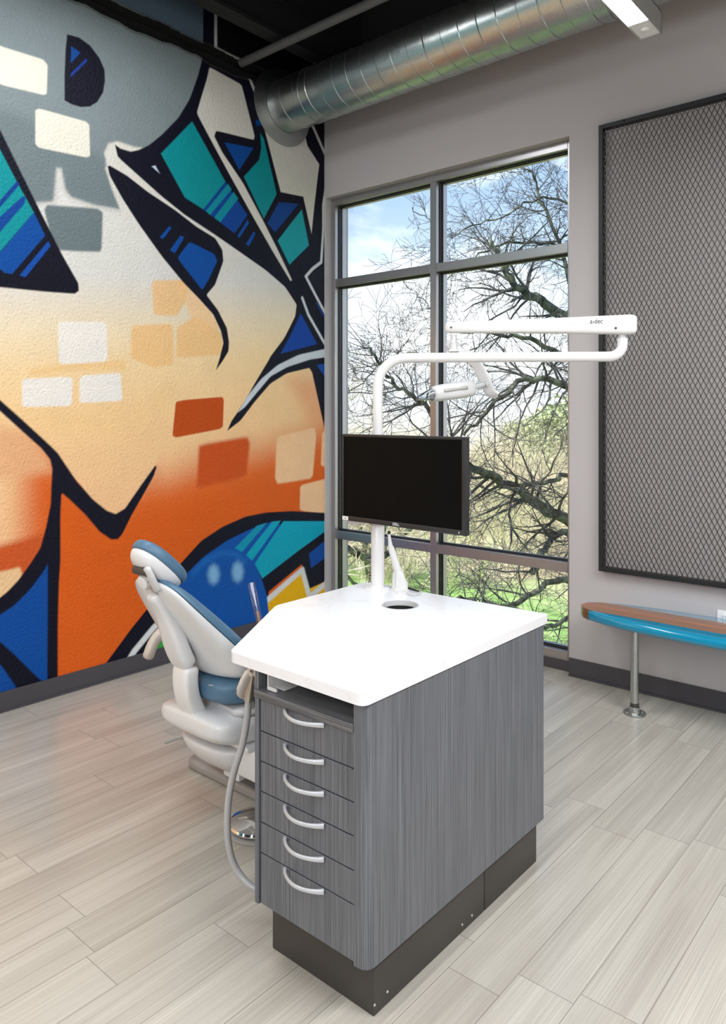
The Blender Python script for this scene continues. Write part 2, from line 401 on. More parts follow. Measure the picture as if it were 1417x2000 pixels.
    paint(CR, [(203,300),(212,280),(230,276),(262,287),(285,290),(330,330),(330,390),(250,360),(218,335)], .012)
    stroke(CR, [(210,330),(222,368),(240,412)], 9, .01)
    # half-round
    paint(NV, [(131,67),(154,73),(176,89),(194,113),(204,136),(205,158),(201,181),(190,199),(176,208),(158,209),(140,204),(126,196),(126,145),(128,97)], .004, rnd=False)
    paint(BL, [(139,90),(157,103),(138,123)], .003, .9, False); paint((20,60,150), [(168,114),(171,119),(138,151),(138,144)], .003, .9, False)
    # left triangle
    paint(NV, [(-300,-240),(0,253),(60,375),(120,495),(153,553),(154,568),(146,574),(90,570),(0,561),(-300,560)], .005)
    paint(TE, [(-300,-100),(0,292),(34,357),(66,415),(0,492),(-300,480)], .004, rnd=False)
    paint((2,60,140), [(-60,462),(33,353),(38,361),(-60,476)], .003, rnd=False)
    paint((2,66,146), [(-60,478),(44,383),(50,386),(48,398),(-10,465),(-60,520)], .003)
    paint(BL, [(-100,560),(0,493),(66,415),(88,460),(24,535),(9,533),(-60,470)], .004, rnd=False)
    paint((8,74,165), [(94,471),(99,480),(50,541),(38,538)], .003, rnd=False)
    # main dark mass
    paint(NV, [(224,282),(235,290),(255,296),(270,293),(290,284),(316,263),(348,230),(370,194),(386,149),(393,122),(396,100),(396,-400),(432,-400),(700,-400),(700,960),(637,853),(607,718),(560,729),(528,749),(497,785),(470,821),(443,842),(452,822),(465,803),(479,781),(497,749),(524,704),(528,696),(555,660),(576,618),(579,595),(556,560),(519,528),(429,465),(361,420),(316,384),(230,307)], .005)
    paint((8,8,10), [(426,-400),(428,95),(480,122),(492,146),(502,196),(540,150),(610,235),(637,290),(700,330),(700,-400)], .004, rnd=False)
    stroke((196,198,196), [(421,-300),(421,93),(440,104),(470,118),(482,130)], 8, .004)
    stroke((200,200,198), [(486,150),(498,180),(504,205)], 8, .004)
    stroke((200,200,198), [(540,160),(600,225),(613,252),(634,300)], 9, .004)
    paint(CR, [(409,131),(467,163),(472,168),(497,266),(495,273),(422,255),(418,266),(434,298),(474,357),(515,434),(542,488),(570,547),(567,549),(533,492),(492,420),(452,348),(420,289),(384,221),(393,190),(404,154)], .005)
    paint(BL, [(438,278),(495,289),(467,332)], .004, .9, False)
    paint(TE, [(508,260),(515,271),(540,379),(515,427),(476,345),(506,312),(510,289)], .004, rnd=False)
    paint((2,70,150), [(499,235),(510,232),(514,244),(501,246)], .003)
    paint(CR, [(518,259),(505,215),(545,170),(590,240),(600,285),(623,321),(620,345),(613,406),(608,456),(600,420),(592,384),(548,375)], .005, rnd=False)
    paint((4,66,140), [(544,395),(583,398),(537,454),(522,436)], .004, rnd=False)
    paint((18,160,168), [(589,409),(603,479),(565,517),(542,470)], .004, rnd=False)
    paint(TE, [(375,237),(440,355),(397,409),(361,386),(314,300)], .004, rnd=False)
    paint((2,66,148), [(440,355),(483,420),(458,456),(397,409)], .003, rnd=False)
    paint((0,140,158), [(445,359),(452,370),(410,420),(402,412)], .003, rnd=False); paint((0,140,158), [(456,375),(465,388),(430,434),(418,425)], .003, rnd=False)
    for pts in ([(483,429),(486,436),(467,465),(463,461)], [(495,452),(499,456),(486,481),(480,477)]): paint(BL, pts, .003, rnd=False)
    paint((190,205,225), [(296,325),(303,323),(312,339)], .003, rnd=False)
    paint((206,214,222), [(464,806),(483,774),(510,740),(542,713),(583,693),(637,681),(700,672),(700,692),(639,697),(605,702),(560,717),(528,735),(501,767),(478,795)], .006)
    paint((2,66,158), [(587,612),(619,672),(547,691),(565,659)], .004, rnd=False)
    stroke((214,220,226), [(590,582),(602,615),(640,682)], 8, .005)
    stroke((222,224,226), [(640,340),(631,400),(631,450),(627,512),(610,525),(597,540),(615,575),(650,640)], 8, .005)
    paint((30,34,44), [(634,430),(700,400),(700,680),(640,610),(603,540),(630,520)], .004, .9, False)
    stroke((2,60,140), [(618,592),(650,650)], 6, .005)
    paint((2,74,162), [(618,713),(637,710),(633,735)], .003, rnd=False)
    # second dark shape
    paint(NV, [(214,323),(248,343),(289,375),(343,411),(384,443),(420,465),(434,488),(436,510),(420,556),(403,576),(425,605),(443,641),(447,668),(446,686),(434,706),(421,724),(428,702),(436,670),(431,646),(416,614),(388,583),(357,551),(316,501),(271,438),(239,388),(214,343),(210,325)], .005)
    paint(BL, [(370,472),(418,496),(424,510),(409,542),(395,567),(346,504)], .004)
    for pts in ([(352,460),(360,463),(341,495),(332,488)], [(330,442),(335,445),(318,467),(312,463)]): paint(BL, pts, .003, rnd=False)
    # V and the vertical
    paint(BL, [(-200,1330),(-10,1180),(22,1170),(52,1140),(90,1080),(100,1090),(100,1500),(60,1500)], .005)
    paint(NV, [(0,781),(45,821),(99,871),(113,885),(149,939),(181,975),(208,997),(226,1004),(244,993),(266,961),(285,934),(303,909),(306,912),(300,930),(280,966),(257,1006),(239,1043),(230,1053),(217,1054),(194,1038),(167,1006),(135,975),(122,964),(120,966),(118,1006),(118,1097),(115,1142),(113,1223),(113,1500),(91,1500),(93,1187),(93,1101),(86,1115),(59,1151),(27,1183),(0,1201),(-200,1290),(-200,1240),(0,1167),(14,1156),(36,1133),(59,1101),(79,1070),(90,1029),(99,984),(100,952),(102,916),(98,898),(81,876),(45,844),(0,803),(-200,640),(-200,610)], .006)
    paint(NV, [(-200,1090),(0,1253),(27,1277),(68,1318),(120,1365),(70,1400),(0,1296),(-200,1130)], .005)
    # lower right shape
    paint((60,165,70), [(262,1290),(300,1236),(345,1195),(380,1240),(380,1330),(250,1330)], .01)
    arcI = [(244,1300),(290,1232),(330,1175),(361,1124),(397,1088),(443,1056),(488,1034),(533,1018),(578,1013),(637,1018),(700,1024)]
    paint(NV, [(196,1310),(253,1232),(289,1187),(352,1101),(393,1056),(434,1029),(479,1009),(519,1001),(569,998),(640,1002),(700,1008),(700,1180),(600,1140),(589,1099),(524,1150),(524,1250),(400,1300),(330,1225),(262,1300)], .005)
    stroke((222,228,226), [(232,1320),(262,1272),(300,1226),(345,1186)], 13, .006)
    paint((4,82,168), [(330,1175),(361,1124),(397,1088),(443,1056),(488,1034),(533,1018),(560,1030),(500,1110),(512,1135),(522,1170),(525,1200),(530,1280),(380,1300),(330,1240)], .006)
    paint((240,184,10), [(500,1210),(527,1170),(600,1110),(700,1100),(700,1330),(500,1330)], .006)
    paint(NV, [(500,1125),(637,1030),(700,1000),(700,1110),(604,1150),(589,1102),(524,1156)], .005, rnd=False)
    stroke((222,226,220), [(522,1172),(556,1142),(590,1113),(604,1166),(660,1120)], 15, .007)
    paint((2,74,162), [(603,1081),(660,1036),(660,1070),(607,1110)], .004, rnd=False)
    paint(CY, [(553,1018),(637,1018),(680,1022),(637,1036),(578,1079),(512,1130),(497,1101)], .004, rnd=False)
    paint((4,150,180), [(501,1027),(521,1021),(472,1079),(456,1073)], .004, rnd=False)
    paint(CY, [(531,1019),(548,1017),(492,1095),(479,1085)], .004, rnd=False)
    egg = [(352,1180),(372,1120),(397,1090),(430,1070),(460,1071),(482,1085),(499,1105),(512,1135),(521,1165),(525,1200),(526,1290),(352,1290)]
    paint((2,84,168), egg, .006)
    stroke((30,116,192), [(378,1120),(400,1096),(432,1080),(458,1082),(478,1096)], 9, .02, .6)
    for cx, cy, rx, ry in ((417,1122,11,19), (464,1117,11,20)):
        paint((140,196,232), [(cx+rx*math.cos(t*.785), cy+ry*math.sin(t*.785)) for t in range(8)], .03, .85)
    # upper part above the joint
    paint((86,104,122), [(-500,-500),(396,-500),(396,94),(150,-40),(-500,-330)], .004, rnd=False)
    # joint groove
    dep = np.zeros(YY.shape); zl = 3.985 + .010*np.sin(YY*9)+.004*np.sin(YY*31); zu = 4.074+.005*np.sin(YY*14)
    g = (ZZ > zl) & (ZZ < zu); dep[g] = .10; gb = (ZZ > zl-.004) & (ZZ < zu+.012)
    gm = np.clip(1-np.abs(ZZ-(zl+zu)/2)/((zu-zl)/2+.02), 0, 1)
    edge = ((ZZ > zl-.022) & (ZZ <= zl)) | ((ZZ >= zu) & (ZZ < zu+.028))
    col[edge] = col[edge]*.55 + lin((92,84,74))*.25; col[gb] = lin((5,5,5))
    # mesh
    rs = np.random.RandomState(3)
    co = np.stack([-dep, YY, ZZ], -1).reshape(-1, 3)
    idx = np.arange(nz*ny).reshape(nz, ny)
    q = np.stack([idx[:-1,:-1], idx[:-1,1:], idx[1:,1:], idx[1:,:-1]], -1).reshape(-1, 4)
    ex0 = np.stack([np.zeros(nz), np.full(nz, -3.0), Zs], -1); nb = len(co); co = np.vstack([co, ex0])
    l = np.arange(nb, nb+nz); q2 = np.stack([l[:-1], idx[:-1,0], idx[1:,0], l[1:]], -1); q = np.vstack([q, q2])
    me = bpy.data.meshes.new('wall_left'); me.vertices.add(len(co)); me.vertices.foreach_set('co', co.ravel())
    me.loops.add(q.size); me.loops.foreach_set('vertex_index', q.ravel().astype(np.int32))
    me.polygons.add(len(q)); me.polygons.foreach_set('loop_start', np.arange(0, q.size, 4, dtype=np.int32)); me.polygons.foreach_set('loop_total', np.full(len(q), 4, dtype=np.int32))
    me.update(calc_edges=True)
    ca = me.color_attributes.new('paint', 'FLOAT_COLOR', 'POINT'); c4 = np.ones((len(co), 4), dtype=np.float32)
    c4[:nb, :3] = col.reshape(-1, 3); c4[nb:, :3] = col[:, 0]
    ca.data.foreach_set('color', c4.ravel()); me.materials.append(MATS['mural_paint'])
    o = bpy.data.objects.new('wall_left', me); COL.objects.link(o); struct(o)
build_mural()
bm = B(); box(bm, -.30, -.08, -3.0, 4.55, 0, 4.8); struct(finish('wall_left_core', bm, 'black_deck', smooth=0)); bpy.data.objects['wall_left_core'].name = 'wall_left_outer'

# ------------------------------------------------------------------ room shell
WX1 = 2.062; HEAD = 3.30; WY = 4.30; XR = 7.2; YB = -3.0; ZC = 4.8
bm = B(); box(bm, -.30, XR, YB, 4.56, -.15, 0); struct(finish('floor', bm, 'vinyl_plank', smooth=0))
bm = B(); box(bm, -.30, .018, WY, 4.56, 0, 4.12); box(bm, WX1, XR, WY, 4.56, 0, 4.12); box(bm, .018, WX1, WY, 4.56, HEAD, 4.12); box(bm, .018, WX1, 4.36, 4.56, 0, .068)
struct(finish('wall_back', bm, 'wall_paint', smooth=0))
bm = B(); box(bm, -.30, XR, WY+.03, 4.56, 4.12, ZC); struct(finish('wall_upper_back', bm, 'black_deck', smooth=0))
bm = B(); box(bm, XR, XR+.2, YB, 4.56, 0, ZC); struct(finish('wall_right', bm, 'wall_paint', smooth=0))
bm = B(); box(bm, -.30, XR+.2, YB-.2, YB, 0, ZC); struct(finish('wall_front', bm, 'wall_paint', smooth=0))
bm = B(); box(bm, -.30, XR+.2, YB-.2, 4.56, ZC, ZC+.2)
for k in range(0, 34): box(bm, -.28+k*.22, -.28+k*.22+.11, YB, 4.5, ZC-.06, ZC)
struct(finish('ceiling', bm, 'deck_gray', smooth=0))
# baseboards
def baseb(name, pr):
    bm = B()
    for a in pr: box(bm, *a)
    return struct(finish(name, bm, 'rubber_base', smooth=0))
baseb('baseboard_left', [(0, .008, YB, WY, 0, .108), (.008,.016,YB,WY,0,.012)])
baseb('baseboard_back', [(WX1, XR, WY-.008, WY, 0, .110), (WX1, XR, WY-.016, WY-.008, 0, .012)])
baseb('baseboard_window', [(.018, WX1, 4.352, 4.36, 0, .066)])
# window
win = bpy.data.objects.new('window_1', None); COL.objects.link(win); win.location = (1.04, 4.41, 0); win['kind'] = 'structure'
FY0, FY1 = 4.362, 4.50
bm = B()
box(bm, .018, .058, FY0, FY1, .068, HEAD, .002, 1); box(bm, WX1-.04, WX1, FY0, FY1, .068, HEAD, .002, 1)
box(bm, .058, WX1-.04, FY0, FY1, HEAD-.052, HEAD, .002, 1); box(bm, .058, WX1-.04, FY0, FY1, .068, .118, .002, 1)
finish('window_frame', bm, 'aluminium_frame', win)
bm = B(); box(bm, .978, 1.030, FY0-.002, FY1, .118, HEAD-.052, .002, 1); finish('mullion', bm, 'aluminium_frame', win)
rows = [(.118, .612), (.674, 2.604), (2.664, HEAD-.052)]
for z0, z1 in ((.612, .674), (2.604, 2.664)):
    for x0, x1 in ((.058, .978), (1.030, WX1-.04)):
        bm = B(); box(bm, x0, x1, FY0, FY1, z0, z1, .002, 1); finish('transom', bm, 'aluminium_frame', win)
for z0, z1 in rows:
    for x0, x1 in ((.058, .978), (1.030, WX1-.04)):
        bm = B(); g = .009
        for a in ((x0, x0+g, z0, z1), (x1-g, x1, z0, z1), (x0+g, x1-g, z0, z0+g), (x0+g, x1-g, z1-g, z1)):
            box(bm, a[0], a[1], 4.402, 4.414, a[2], a[3]); box(bm, a[0], a[1], 4.428, 4.44, a[2], a[3])
        gk = finish('gasket', bm, 'gasket_black', win, smooth=0)
        bm = B(); box(bm, x0+.004, x1-.004, 4.416, 4.424, z0+.004, z1-.004); finish('glass_pane', bm, 'window_glass', win, smooth=0)

# ------------------------------------------------------------------ ceiling steel
bm = B(); box(bm, .30, .42, YB, 4.30, 4.12, 4.145); box(bm, .345, .375, YB, 4.30, 4.145, ZC-.06)
box(bm, .30, .42, YB, 4.30, 4.35, 4.37)
tag(finish('steel_beam', bm, 'black_steel', smooth=0), 'black steel roof beam running beside the painted wall under the dark ceiling', 'beam')
bm = B(); tube(bm, [(0.0, 3.45, 4.07), (6.5, 3.45, 4.07)], .029, 20)
tube(bm, [(1.55,3.45,4.07),(1.66,3.45,4.07)], .034, 20); tube(bm, [(2.6,3.45,4.09),(2.6,3.45,4.745)], .004, 6)
tag(finish('conduit_pipe', bm, 'pipe_gray'), 'dark grey pipe hanging below the ceiling in front of the round duct', 'pipe')
# duct
duct = empty('spiral_duct', (0.05, 3.85, 3.88), 'galvanized spiral air duct running along the top of the window wall', 'duct')
bm = B(); prof = [(.187, .03)]
xx = .06
while xx < 7.0: prof.append((.187, xx)); xx += .12
lathe(bm, prof, (0, 3.85, 3.88), 72, 'x', caps=False); finish('duct_body', bm, 'galvanized', duct, smooth=60)
bm = B(); pts = []; pitch = .125
for k in range(int(6.6/pitch*36)): t = 2*math.pi*k/36; pts.append((.10+pitch*k/36, 3.85+.1875*math.cos(t), 3.88+.1875*math.sin(t)))
tube(bm, pts, .0035, 5); finish('spiral_seam', bm, 'galvanized', duct, smooth=60)
bm = B(); lathe(bm, [(.187,.028),(.190,.03),(.283,.006),(.284,.002),(.187,.002)], (0,3.85,3.88), 72, 'x', caps=False); finish('wall_flange', bm, 'galvanized', duct, smooth=40)
for x0 in (.30, 2.47):
    bm = B(); lathe(bm, [(.187,x0),(.1915,x0),(.1915,x0+.045),(.187,x0+.045)], (0,3.85,3.88), 72, 'x', caps=False); finish('coupling_band', bm, 'galvanized', duct, smooth=30)
bm = B(); tube(bm, [(.33,3.85,4.06),(.33,3.85,ZC-.05)], .004, 8); tube(bm, [(.33,3.85,4.20),(.33,3.85,4.24)], .009, 8); finish('hanger_rod', bm, 'pipe_gray', duct)
# pendant lights
def pendant(x0, y0, y1, label, grp=None, sensor=True):
    p = empty('pendant_light', ((x0+x0+.092)/2, (y0+y1)/2, 3.20), label, 'ceiling light', grp)
    z0 = 3.20; w = .092
    bm = B(); box(bm, x0, x0+.004, y0, y1, z0, z0+.092); box(bm, x0+w-.004, x0+w, y0, y1, z0, z0+.092); box(bm, x0, x0+w, y0, y1, z0+.088, z0+.092)
    box(bm, x0, x0+w, y1-.004, y1, z0, z0+.092); box(bm, x0, x0+w, y0, y0+.004, z0, z0+.092)
    finish('housing', bm, 'fixture_metal', p, smooth=0)
    e = y1-.14 if sensor else y1-.005
    bm = B(); box(bm, x0+.004, x0+w-.004, y0+.004, e, z0+.004, z0+.016); finish('diffuser', bm, 'lamp_diffuser', p, smooth=0)
    if sensor:
        bm = B(); box(bm, x0+.004, x0+w-.004, e, y1-.004, z0+.004, z0+.016); sp_ = finish('sensor_plate', bm, 'white_plastic', p, smooth=0)
        bm = B(); lathe(bm, [(.0,-.006),(.012,-.005),(.018,0),(.019,.004)], (x0+w/2, y1-.07, z0+.003), 24); finish('motion_sensor', bm, 'white_plastic', sp_)
    for yy in (y0+.3, y1-.3):
        bm = B(); tube(bm, [(x0+w/2, yy, z0+.09), (x0+w/2, yy, ZC-.05)], .0015, 6); finish('suspension_cable', bm, 'pipe_gray', p)
plain('fixture_metal', (168,168,164), .45, .3)
m, nt, b = new_mat('lamp_diffuser'); b.inputs['Base Color'].default_value=(.9,.9,.9,1); b.inputs['Emission Color'].default_value=(1,.99,.97,1); b.inputs['Emission Strength'].default_value=14.0
pendant(2.896, .75, 3.21, 'white linear pendant light with sensor end, hanging near the duct')

# ------------------------------------------------------------------ cabinet
cab = empty('treatment_cabinet', (2.63, 1.95, 0), 'grey woodgrain cabinet with six drawers and a dark toe kick under the white counter', 'cabinet')
ZB, ZT = .168, .857
bm = B()
box(bm, 2.412, 2.428, 1.462, 2.425, ZB, ZT, .001, 1)
rp = roundpoly([(2.800,1.460),(2.845,1.460),(2.845,2.425),(2.800,2.425)], [0,.038,0,0], 8); prism(bm, rp, ZB, ZT)
box(bm, 2.428, 2.800, 1.70, 2.425, .77, ZT); box(bm, 2.428, 2.800, 1.492, 2.425, ZB+.004, .768)
box(bm, 2.09, 2.412, 1.93, 2.405, ZB, ZT)
finish('cabinet_body', bm, 'laminate', cab, smooth=30)
zg = [.7705, .673, .585, .497, .407, .318, .170]
for i in range(6):
    top, bot = zg[i]-.002, zg[i+1]+(.002 if i < 5 else 0)
    bm = B(); box(bm, 2.431, 2.798, 1.468, 1.488, bot, top, .0012, 1); d = finish('drawer', bm, 'laminate', cab, smooth=30)
    hz = [.760,.660,.574,.487,.397,.310][i]; pts = []
    for k in range(17):
        t = k/16; x = 2.536+.150*t; pts.append((x, 1.467-.034*math.sin(math.pi*t)**.75, hz))
    bm = B(); rings = []
    for k, (p, a_, u_) in enumerate(frames(pts)):
        e_ = abs(k/16-.5)*2; hw = .0055+.0025*e_**3
        rings.append(sup(p, a_, (0,0,1), .0038+.002*e_**4, hw, 12, .7))
    loft(bm, rings); finish('handle', bm, 'handle_silver', d, smooth=50)
bm = B(); box(bm, 2.414, 2.799, 1.455, 1.70, .772, .795, .0015, 1); finish('pull_out_shelf', bm, 'laminate_flat', cab, smooth=30)
bm = B(); box(bm, 2.452, 2.456, 1.475, 1.62, .797, .852); box(bm, 2.456, 2.50, 1.50, 1.62, .797, .800); box(bm, 2.456,2.49,1.475,1.480,.797,.806)
finish('slide_bracket', bm, 'white_plastic', cab, smooth=0)
bm = B(); box(bm, 2.765, 2.799, 1.468, 1.50, .846, .856, .002, 1)
finish('shelf_catch', bm, 'chrome', cab)
bm = B(); box(bm, 2.417, 2.812, 1.527, 2.082, 0, ZB, .003, 2); box(bm, 2.417, 2.812, 2.085, 2.436, 0, ZB, .003, 2); box(bm, 2.13, 2.417, 1.98, 2.38, 0, ZB)
kick = finish('toe_kick', bm, 'kick_brown', cab, smooth=30)
for px, py in ((731,1963),(756,1937),(902,1806),(921,1788),(756,1858),(731,1876)):
    q = onx(px, py, 2.812)
    if q.z > ZB-.004: q.z = ZB-.006
    bm = B(); lathe(bm, [(.0038,0),(.0034,.0015),(.001,.0018)], q, 12, 'x'); finish('screw', bm, 'handle_silver', kick)
# instrument holder on the chair side of the cabinet
hold = empty('instrument_holder', (2.10, 1.78, .80), 'beige hinge disc of an instrument holder under the left edge of the counter', 'instrument holder')
# countertop
top_poly = [(2.322,1.443),(2.853,1.436),(2.853,2.446),(2.030,2.446),(2.030,1.900)]
top_poly[3] = (2.030,2.412); top_poly[2] = (2.853,2.446)
bm = B(); o_ = roundpoly(top_poly, [.02,.028,.012,.012,.02], 6); hc = (2.376, 2.205); hr = .0695; nh = 48
ov = [bm.verts.new((x,y,.858)) for x,y in o_]; hv = [bm.verts.new((hc[0]+hr*math.cos(2*math.pi*k/nh), hc[1]+hr*math.sin(2*math.pi*k/nh), .858)) for k in range(nh)]
es = [bm.edges.new((ov[k],ov[(k+1)%len(ov)])) for k in range(len(ov))]+[bm.edges.new((hv[k],hv[(k+1)%nh])) for k in range(nh)]
bmesh.ops.triangle_fill(bm, use_beauty=True, edges=es)
ext = bmesh.ops.extrude_face_region(bm, geom=bm.faces[:]); bmesh.ops.translate(bm, vec=(0,0,.031), verts=[v for v in ext['geom'] if isinstance(v, bmesh.types.BMVert)])
ct = tag(finish('countertop', bm, 'quartz', smooth=30), 'glossy white quartz countertop with a round hole and cut-off corner', 'countertop')
modif(ct, 'BEVEL', width=.004, segments=3, limit_method='ANGLE', angle_limit=math.radians(60))
bm = B(); lathe(bm, [(.0685,.8885),(.0688,.890),(.0655,.890),(.0645,.886),(.0645,.871),(.0665,.871),(.068,.885),(.0685,.8885)], (hc[0],hc[1],0), 48, caps=False)
finish('chute_ring', bm, 'paddle_gray', ct)
bm = B(); lathe(bm, [(.001,.70),(.063,.70),(.063,.871),(.0645,.871),(.0645,.699),(.001,.699)], (hc[0],hc[1],0), 32, caps=False); finish('chute_liner', bm, 'gasket_black', ct)

# ------------------------------------------------------------------ delivery pole, arms and light
pole = empty('light_pole', (2.147,2.352,.889), 'white curved pole with swing arm and dental light rising from the counter', 'dental light')
bx, by = 2.147, 2.352
bm = B(); lathe(bm, [(.001,.889),(.053,.889),(.054,.893),(.052,.898),(.030,.900),(.028,.903)], (bx,by,0), 40); finish('base_flange', bm, 'white_plastic', pole)
bm = B(); lathe(bm, [(.0275,.898),(.0275,1.235),(.024,1.24),(.0195,1.242)], (bx,by,0), 32); finish('lower_post', bm, 'white_plastic', pole, smooth=50)
armd = Vector((2.935-bx, 2.916-by, 0)); armL = armd.length; armd.normalize()
zA = 1.826; pts = [Vector((bx,by,1.235)), Vector((bx,by,1.30)), Vector((bx,by,zA-.115))]
for k in range(1, 9):
    t = k/9*math.pi/2; pts.append(Vector((bx,by,zA-.115))+armd*.115*(1-math.cos(t))+Vector((0,0,.115*math.sin(t))))
pts += [Vector((bx,by,zA))+armd*.13, Vector((bx,by,zA))+armd*(armL-.06)]
for k in range(1, 8):
    t = k/8*math.pi/2; pts.append(Vector((bx,by,zA))+armd*(armL-.05)+armd*.05*math.sin(t)+Vector((0,0,.05*(1-math.cos(t)))))
end = Vector((bx,by,0))+armd*armL
pts += [Vector((end.x,end.y,zA+.05)), Vector((end.x,end.y,zA+.072))]
bm = B(); tube(bm, pts, [.0200]*len(pts), 24); finish('horizontal_arm', bm, 'white_plastic', pole, smooth=50)
bm = B(); lathe(bm, [(.0155,zA+.07),(.0155,zA+.086),(.0215,zA+.088),(.0225,zA+.092),(.0225,zA+.100),(.020,zA+.104),(.0165,zA+.106),(.0165,zA+.128)], (end.x,end.y,0), 28); finish('swivel_joint', bm, 'paddle_gray', pole)
# spring arm
A0 = at(870,639,3.16); A1 = at(1243,633,2.94); sd = (A1-A0).normalized(); sv = Vector((0,0,1)); sn = sd.cross(sv).normalized(); sl = (A1-A0).length
bm = B(); rings = []
for t, hh, ww, dz in ((0,.010,.012,.0),(.006,.019,.018,0),(.02,.0225,.022,0),(.35,.0275,.026,0),(.6,.031,.029,0),(.86,.0365,.031,0),(.965,.0385,.032,0),(.985,.037,.031,0),(.997,.030,.027,.001),(1,.022,.02,.001)):
    rings.append(sup(A0.lerp(A1, t)+sv*(dz-.002), sn, sv, ww, hh, 24, .45))
loft(bm, rings); sa = finish('spring_arm', bm, 'white_plastic', pole, smooth=35)
camdir = Vector((PX,PY,0))-Vector((A1.x,A1.y,0)); 
fn = sn if sn.dot(camdir) > 0 else -sn
def onarm(t, dz, off=.0305): return A0.lerp(A1, t)+sv*dz+fn*off
rt = sd if True else -sd
# text axis: reading direction left->right seen from the camera side
rd = sd
lg = text('brand_lettering', 'a-dec', .028, basis(onarm(.80,.010,.0315), rd, sv, fn), 'logo_dark', sa, squeeze=.8)
for t, dz, rr, of in ((.035,-.004,.0045,.0225),(.895,-.018,.005,.0312)):
    bm = B(); c = onarm(t, dz, of); tube(bm, [c-fn*.004, c+fn*.0012], rr, 14); finish('pivot_screw', bm, 'dark_plastic', sa)
bm = B(); c0 = onarm(.03,.004,.0212); c1 = onarm(.84,.004,.0318); tube(bm, [c0, onarm(.35,.002,.0262), onarm(.6,.001,.0292), c1], .0007, 5); finish('arm_line', bm, 'seam_gray', sa)  # thin gray line along the side of the arm
# head yoke
hx, hy = (lambda q: (q.x, q.y))(at(885,660,3.14))
bm = B(); lathe(bm, [(.0125,1.932),(.0125,1.905),(.0135,1.903),(.0175,1.90),(.0175,1.872),(.02,1.866),(.026,1.860)], (hx,hy,0), 24); finish('head_spindle', bm, 'paddle_gray', pole)
yk = smoothpath([at(874,672,3.16), at(878,686,3.17), at(892,690,3.18), at(912,692,3.19), at(932,712,3.20), at(950,750,3.21), at(958,768,3.21), at(971,773,3.21)], 2)
bm = B(); rings = []; nn = len(yk)
cz = Vector((S_*-1, C_, 0))
for k, (p, a_, u_) in enumerate(frames(yk)):
    t = k/(nn-1); tg = (yk[min(nn-1,k+1)]-yk[max(0,k-1)]).normalized(); f_ = max(0, min(1, (t-.28)/.25)); wv = (cz*(1-f_)+(Vector((C_,S_,0))*.82-cz*.55)*f_); wv = (wv-tg*wv.dot(tg)).normalized(); hv_ = tg.cross(wv).normalized()
    rings.append(sup(p, wv, hv_, .026, .008*(1 if .03 < t < .97 else .6), 16, .6))
loft(bm, rings); finish('light_yoke', bm, 'white_plastic', pole, smooth=50)
L0 = at(812,778,3.17); L1 = at(842,770,3.17); L2 = at(927,757,3.20); L3 = at(948,750,3.21)
ld = (L2-L1).normalized(); lu = ld.cross(cz).normalized(); lu = lu if lu.z > 0 else -lu
bm = B(); rings = []
for t, h, w in ((0,.022,.03),(.03,.031,.05),(.12,.035,.062),(.6,.037,.066),(.9,.035,.06),(.97,.029,.05),(1,.02,.03)):
    rings.append(sup(L1.lerp(L2,t), cz, lu, w, h, 24, .6))
loft(bm, rings); lh = finish('light_head', bm, 'chair_white', pole, smooth=50)
nearf = -cz
bm = B(); c0 = L1.lerp(L2,.24)+nearf*.0575+lu*.004; c1 = L1.lerp(L2,.80)+nearf*.0605+lu*.004; mid = c0.lerp(c1,.5)
tube(bm, [c0, c0.lerp(c1,.04), mid, c0.lerp(c1,.96), c1], [.004,.009,.0095,.009,.004], 12, flat=(1,1)); finish('lamp_slot', bm, 'fixture_metal', lh)
bm = B(); tube(bm, [L2-ld*.005, L3], [.012,.010], 14); tube(bm, [L3-ld*.004, L3+ld*.014], [.018,.018], 14); finish('head_knuckle', bm, 'paddle_gray', pole)
bm = B(); rings = []
for t, h, w in ((0,.004,.02),(.35,.016,.04),(.8,.026,.052),(1.0,.029,.055)): rings.append(sup(L0.lerp(L1+ld*.012,t), cz, lu, w, h, 20, .7))
loft(bm, rings, caps=False); finish('barrier_sleeve', bm, 'clear_sleeve', pole)
# monitor
ML, MR = at(667,848,3.02), at(907.5,853,2.613); ML.z = MR.z = 1.518
mxd = (MR-ML).normalized(); mw = (MR-ML).length; mn = Vector((0,0,1)).cross(mxd).normalized()
if mn.dot(Vector((PX,PY,0))-Vector((ML.x,ML.y,0))) < 0: mn = -mn
mc = (ML+MR)/2; mh = .346
mon = empty('monitor', (mc.x, mc.y, 1.518-mh), 'black widescreen monitor mounted on the white pole above the counter', 'monitor')
def mbox(bm, u0, u1, v0, v1, d0, d1, bev=0):
    b2 = B(); box(b2, u0, u1, v0, v1, d0, d1, bev, 2); b2.transform(basis(ML, mxd, (0,0,1), mn)); me = bpy.data.meshes.new('t'); b2.to_mesh(me); b2.free(); bm.from_mesh(me); bpy.data.meshes.remove(me)
bm = B(); bz = .010
mbox(bm, 0, mw, -bz, 0, -.028, 0, .001); mbox(bm, 0, mw, -mh, -mh+.019, -.028, 0, .001); mbox(bm, 0, bz, -mh+.019, -bz, -.028, 0, .001); mbox(bm, mw-bz-.004, mw, -mh+.019, -bz, -.028, 0, .001)
mbox(bm, .004, mw-.004, -mh+.004, -.004, -.030, -.008); mbox(bm, .09, mw-.09, -mh+.06, -.06, -.055, -.030, .008)
finish('bezel', bm, 'monitor_bezel', mon, smooth=30)
bm = B(); mbox(bm, bz-.001, mw-bz-.003, -mh+.018, -bz+.001, -.008, -.0035); finish('screen', bm, 'screen_black', mon, smooth=0)
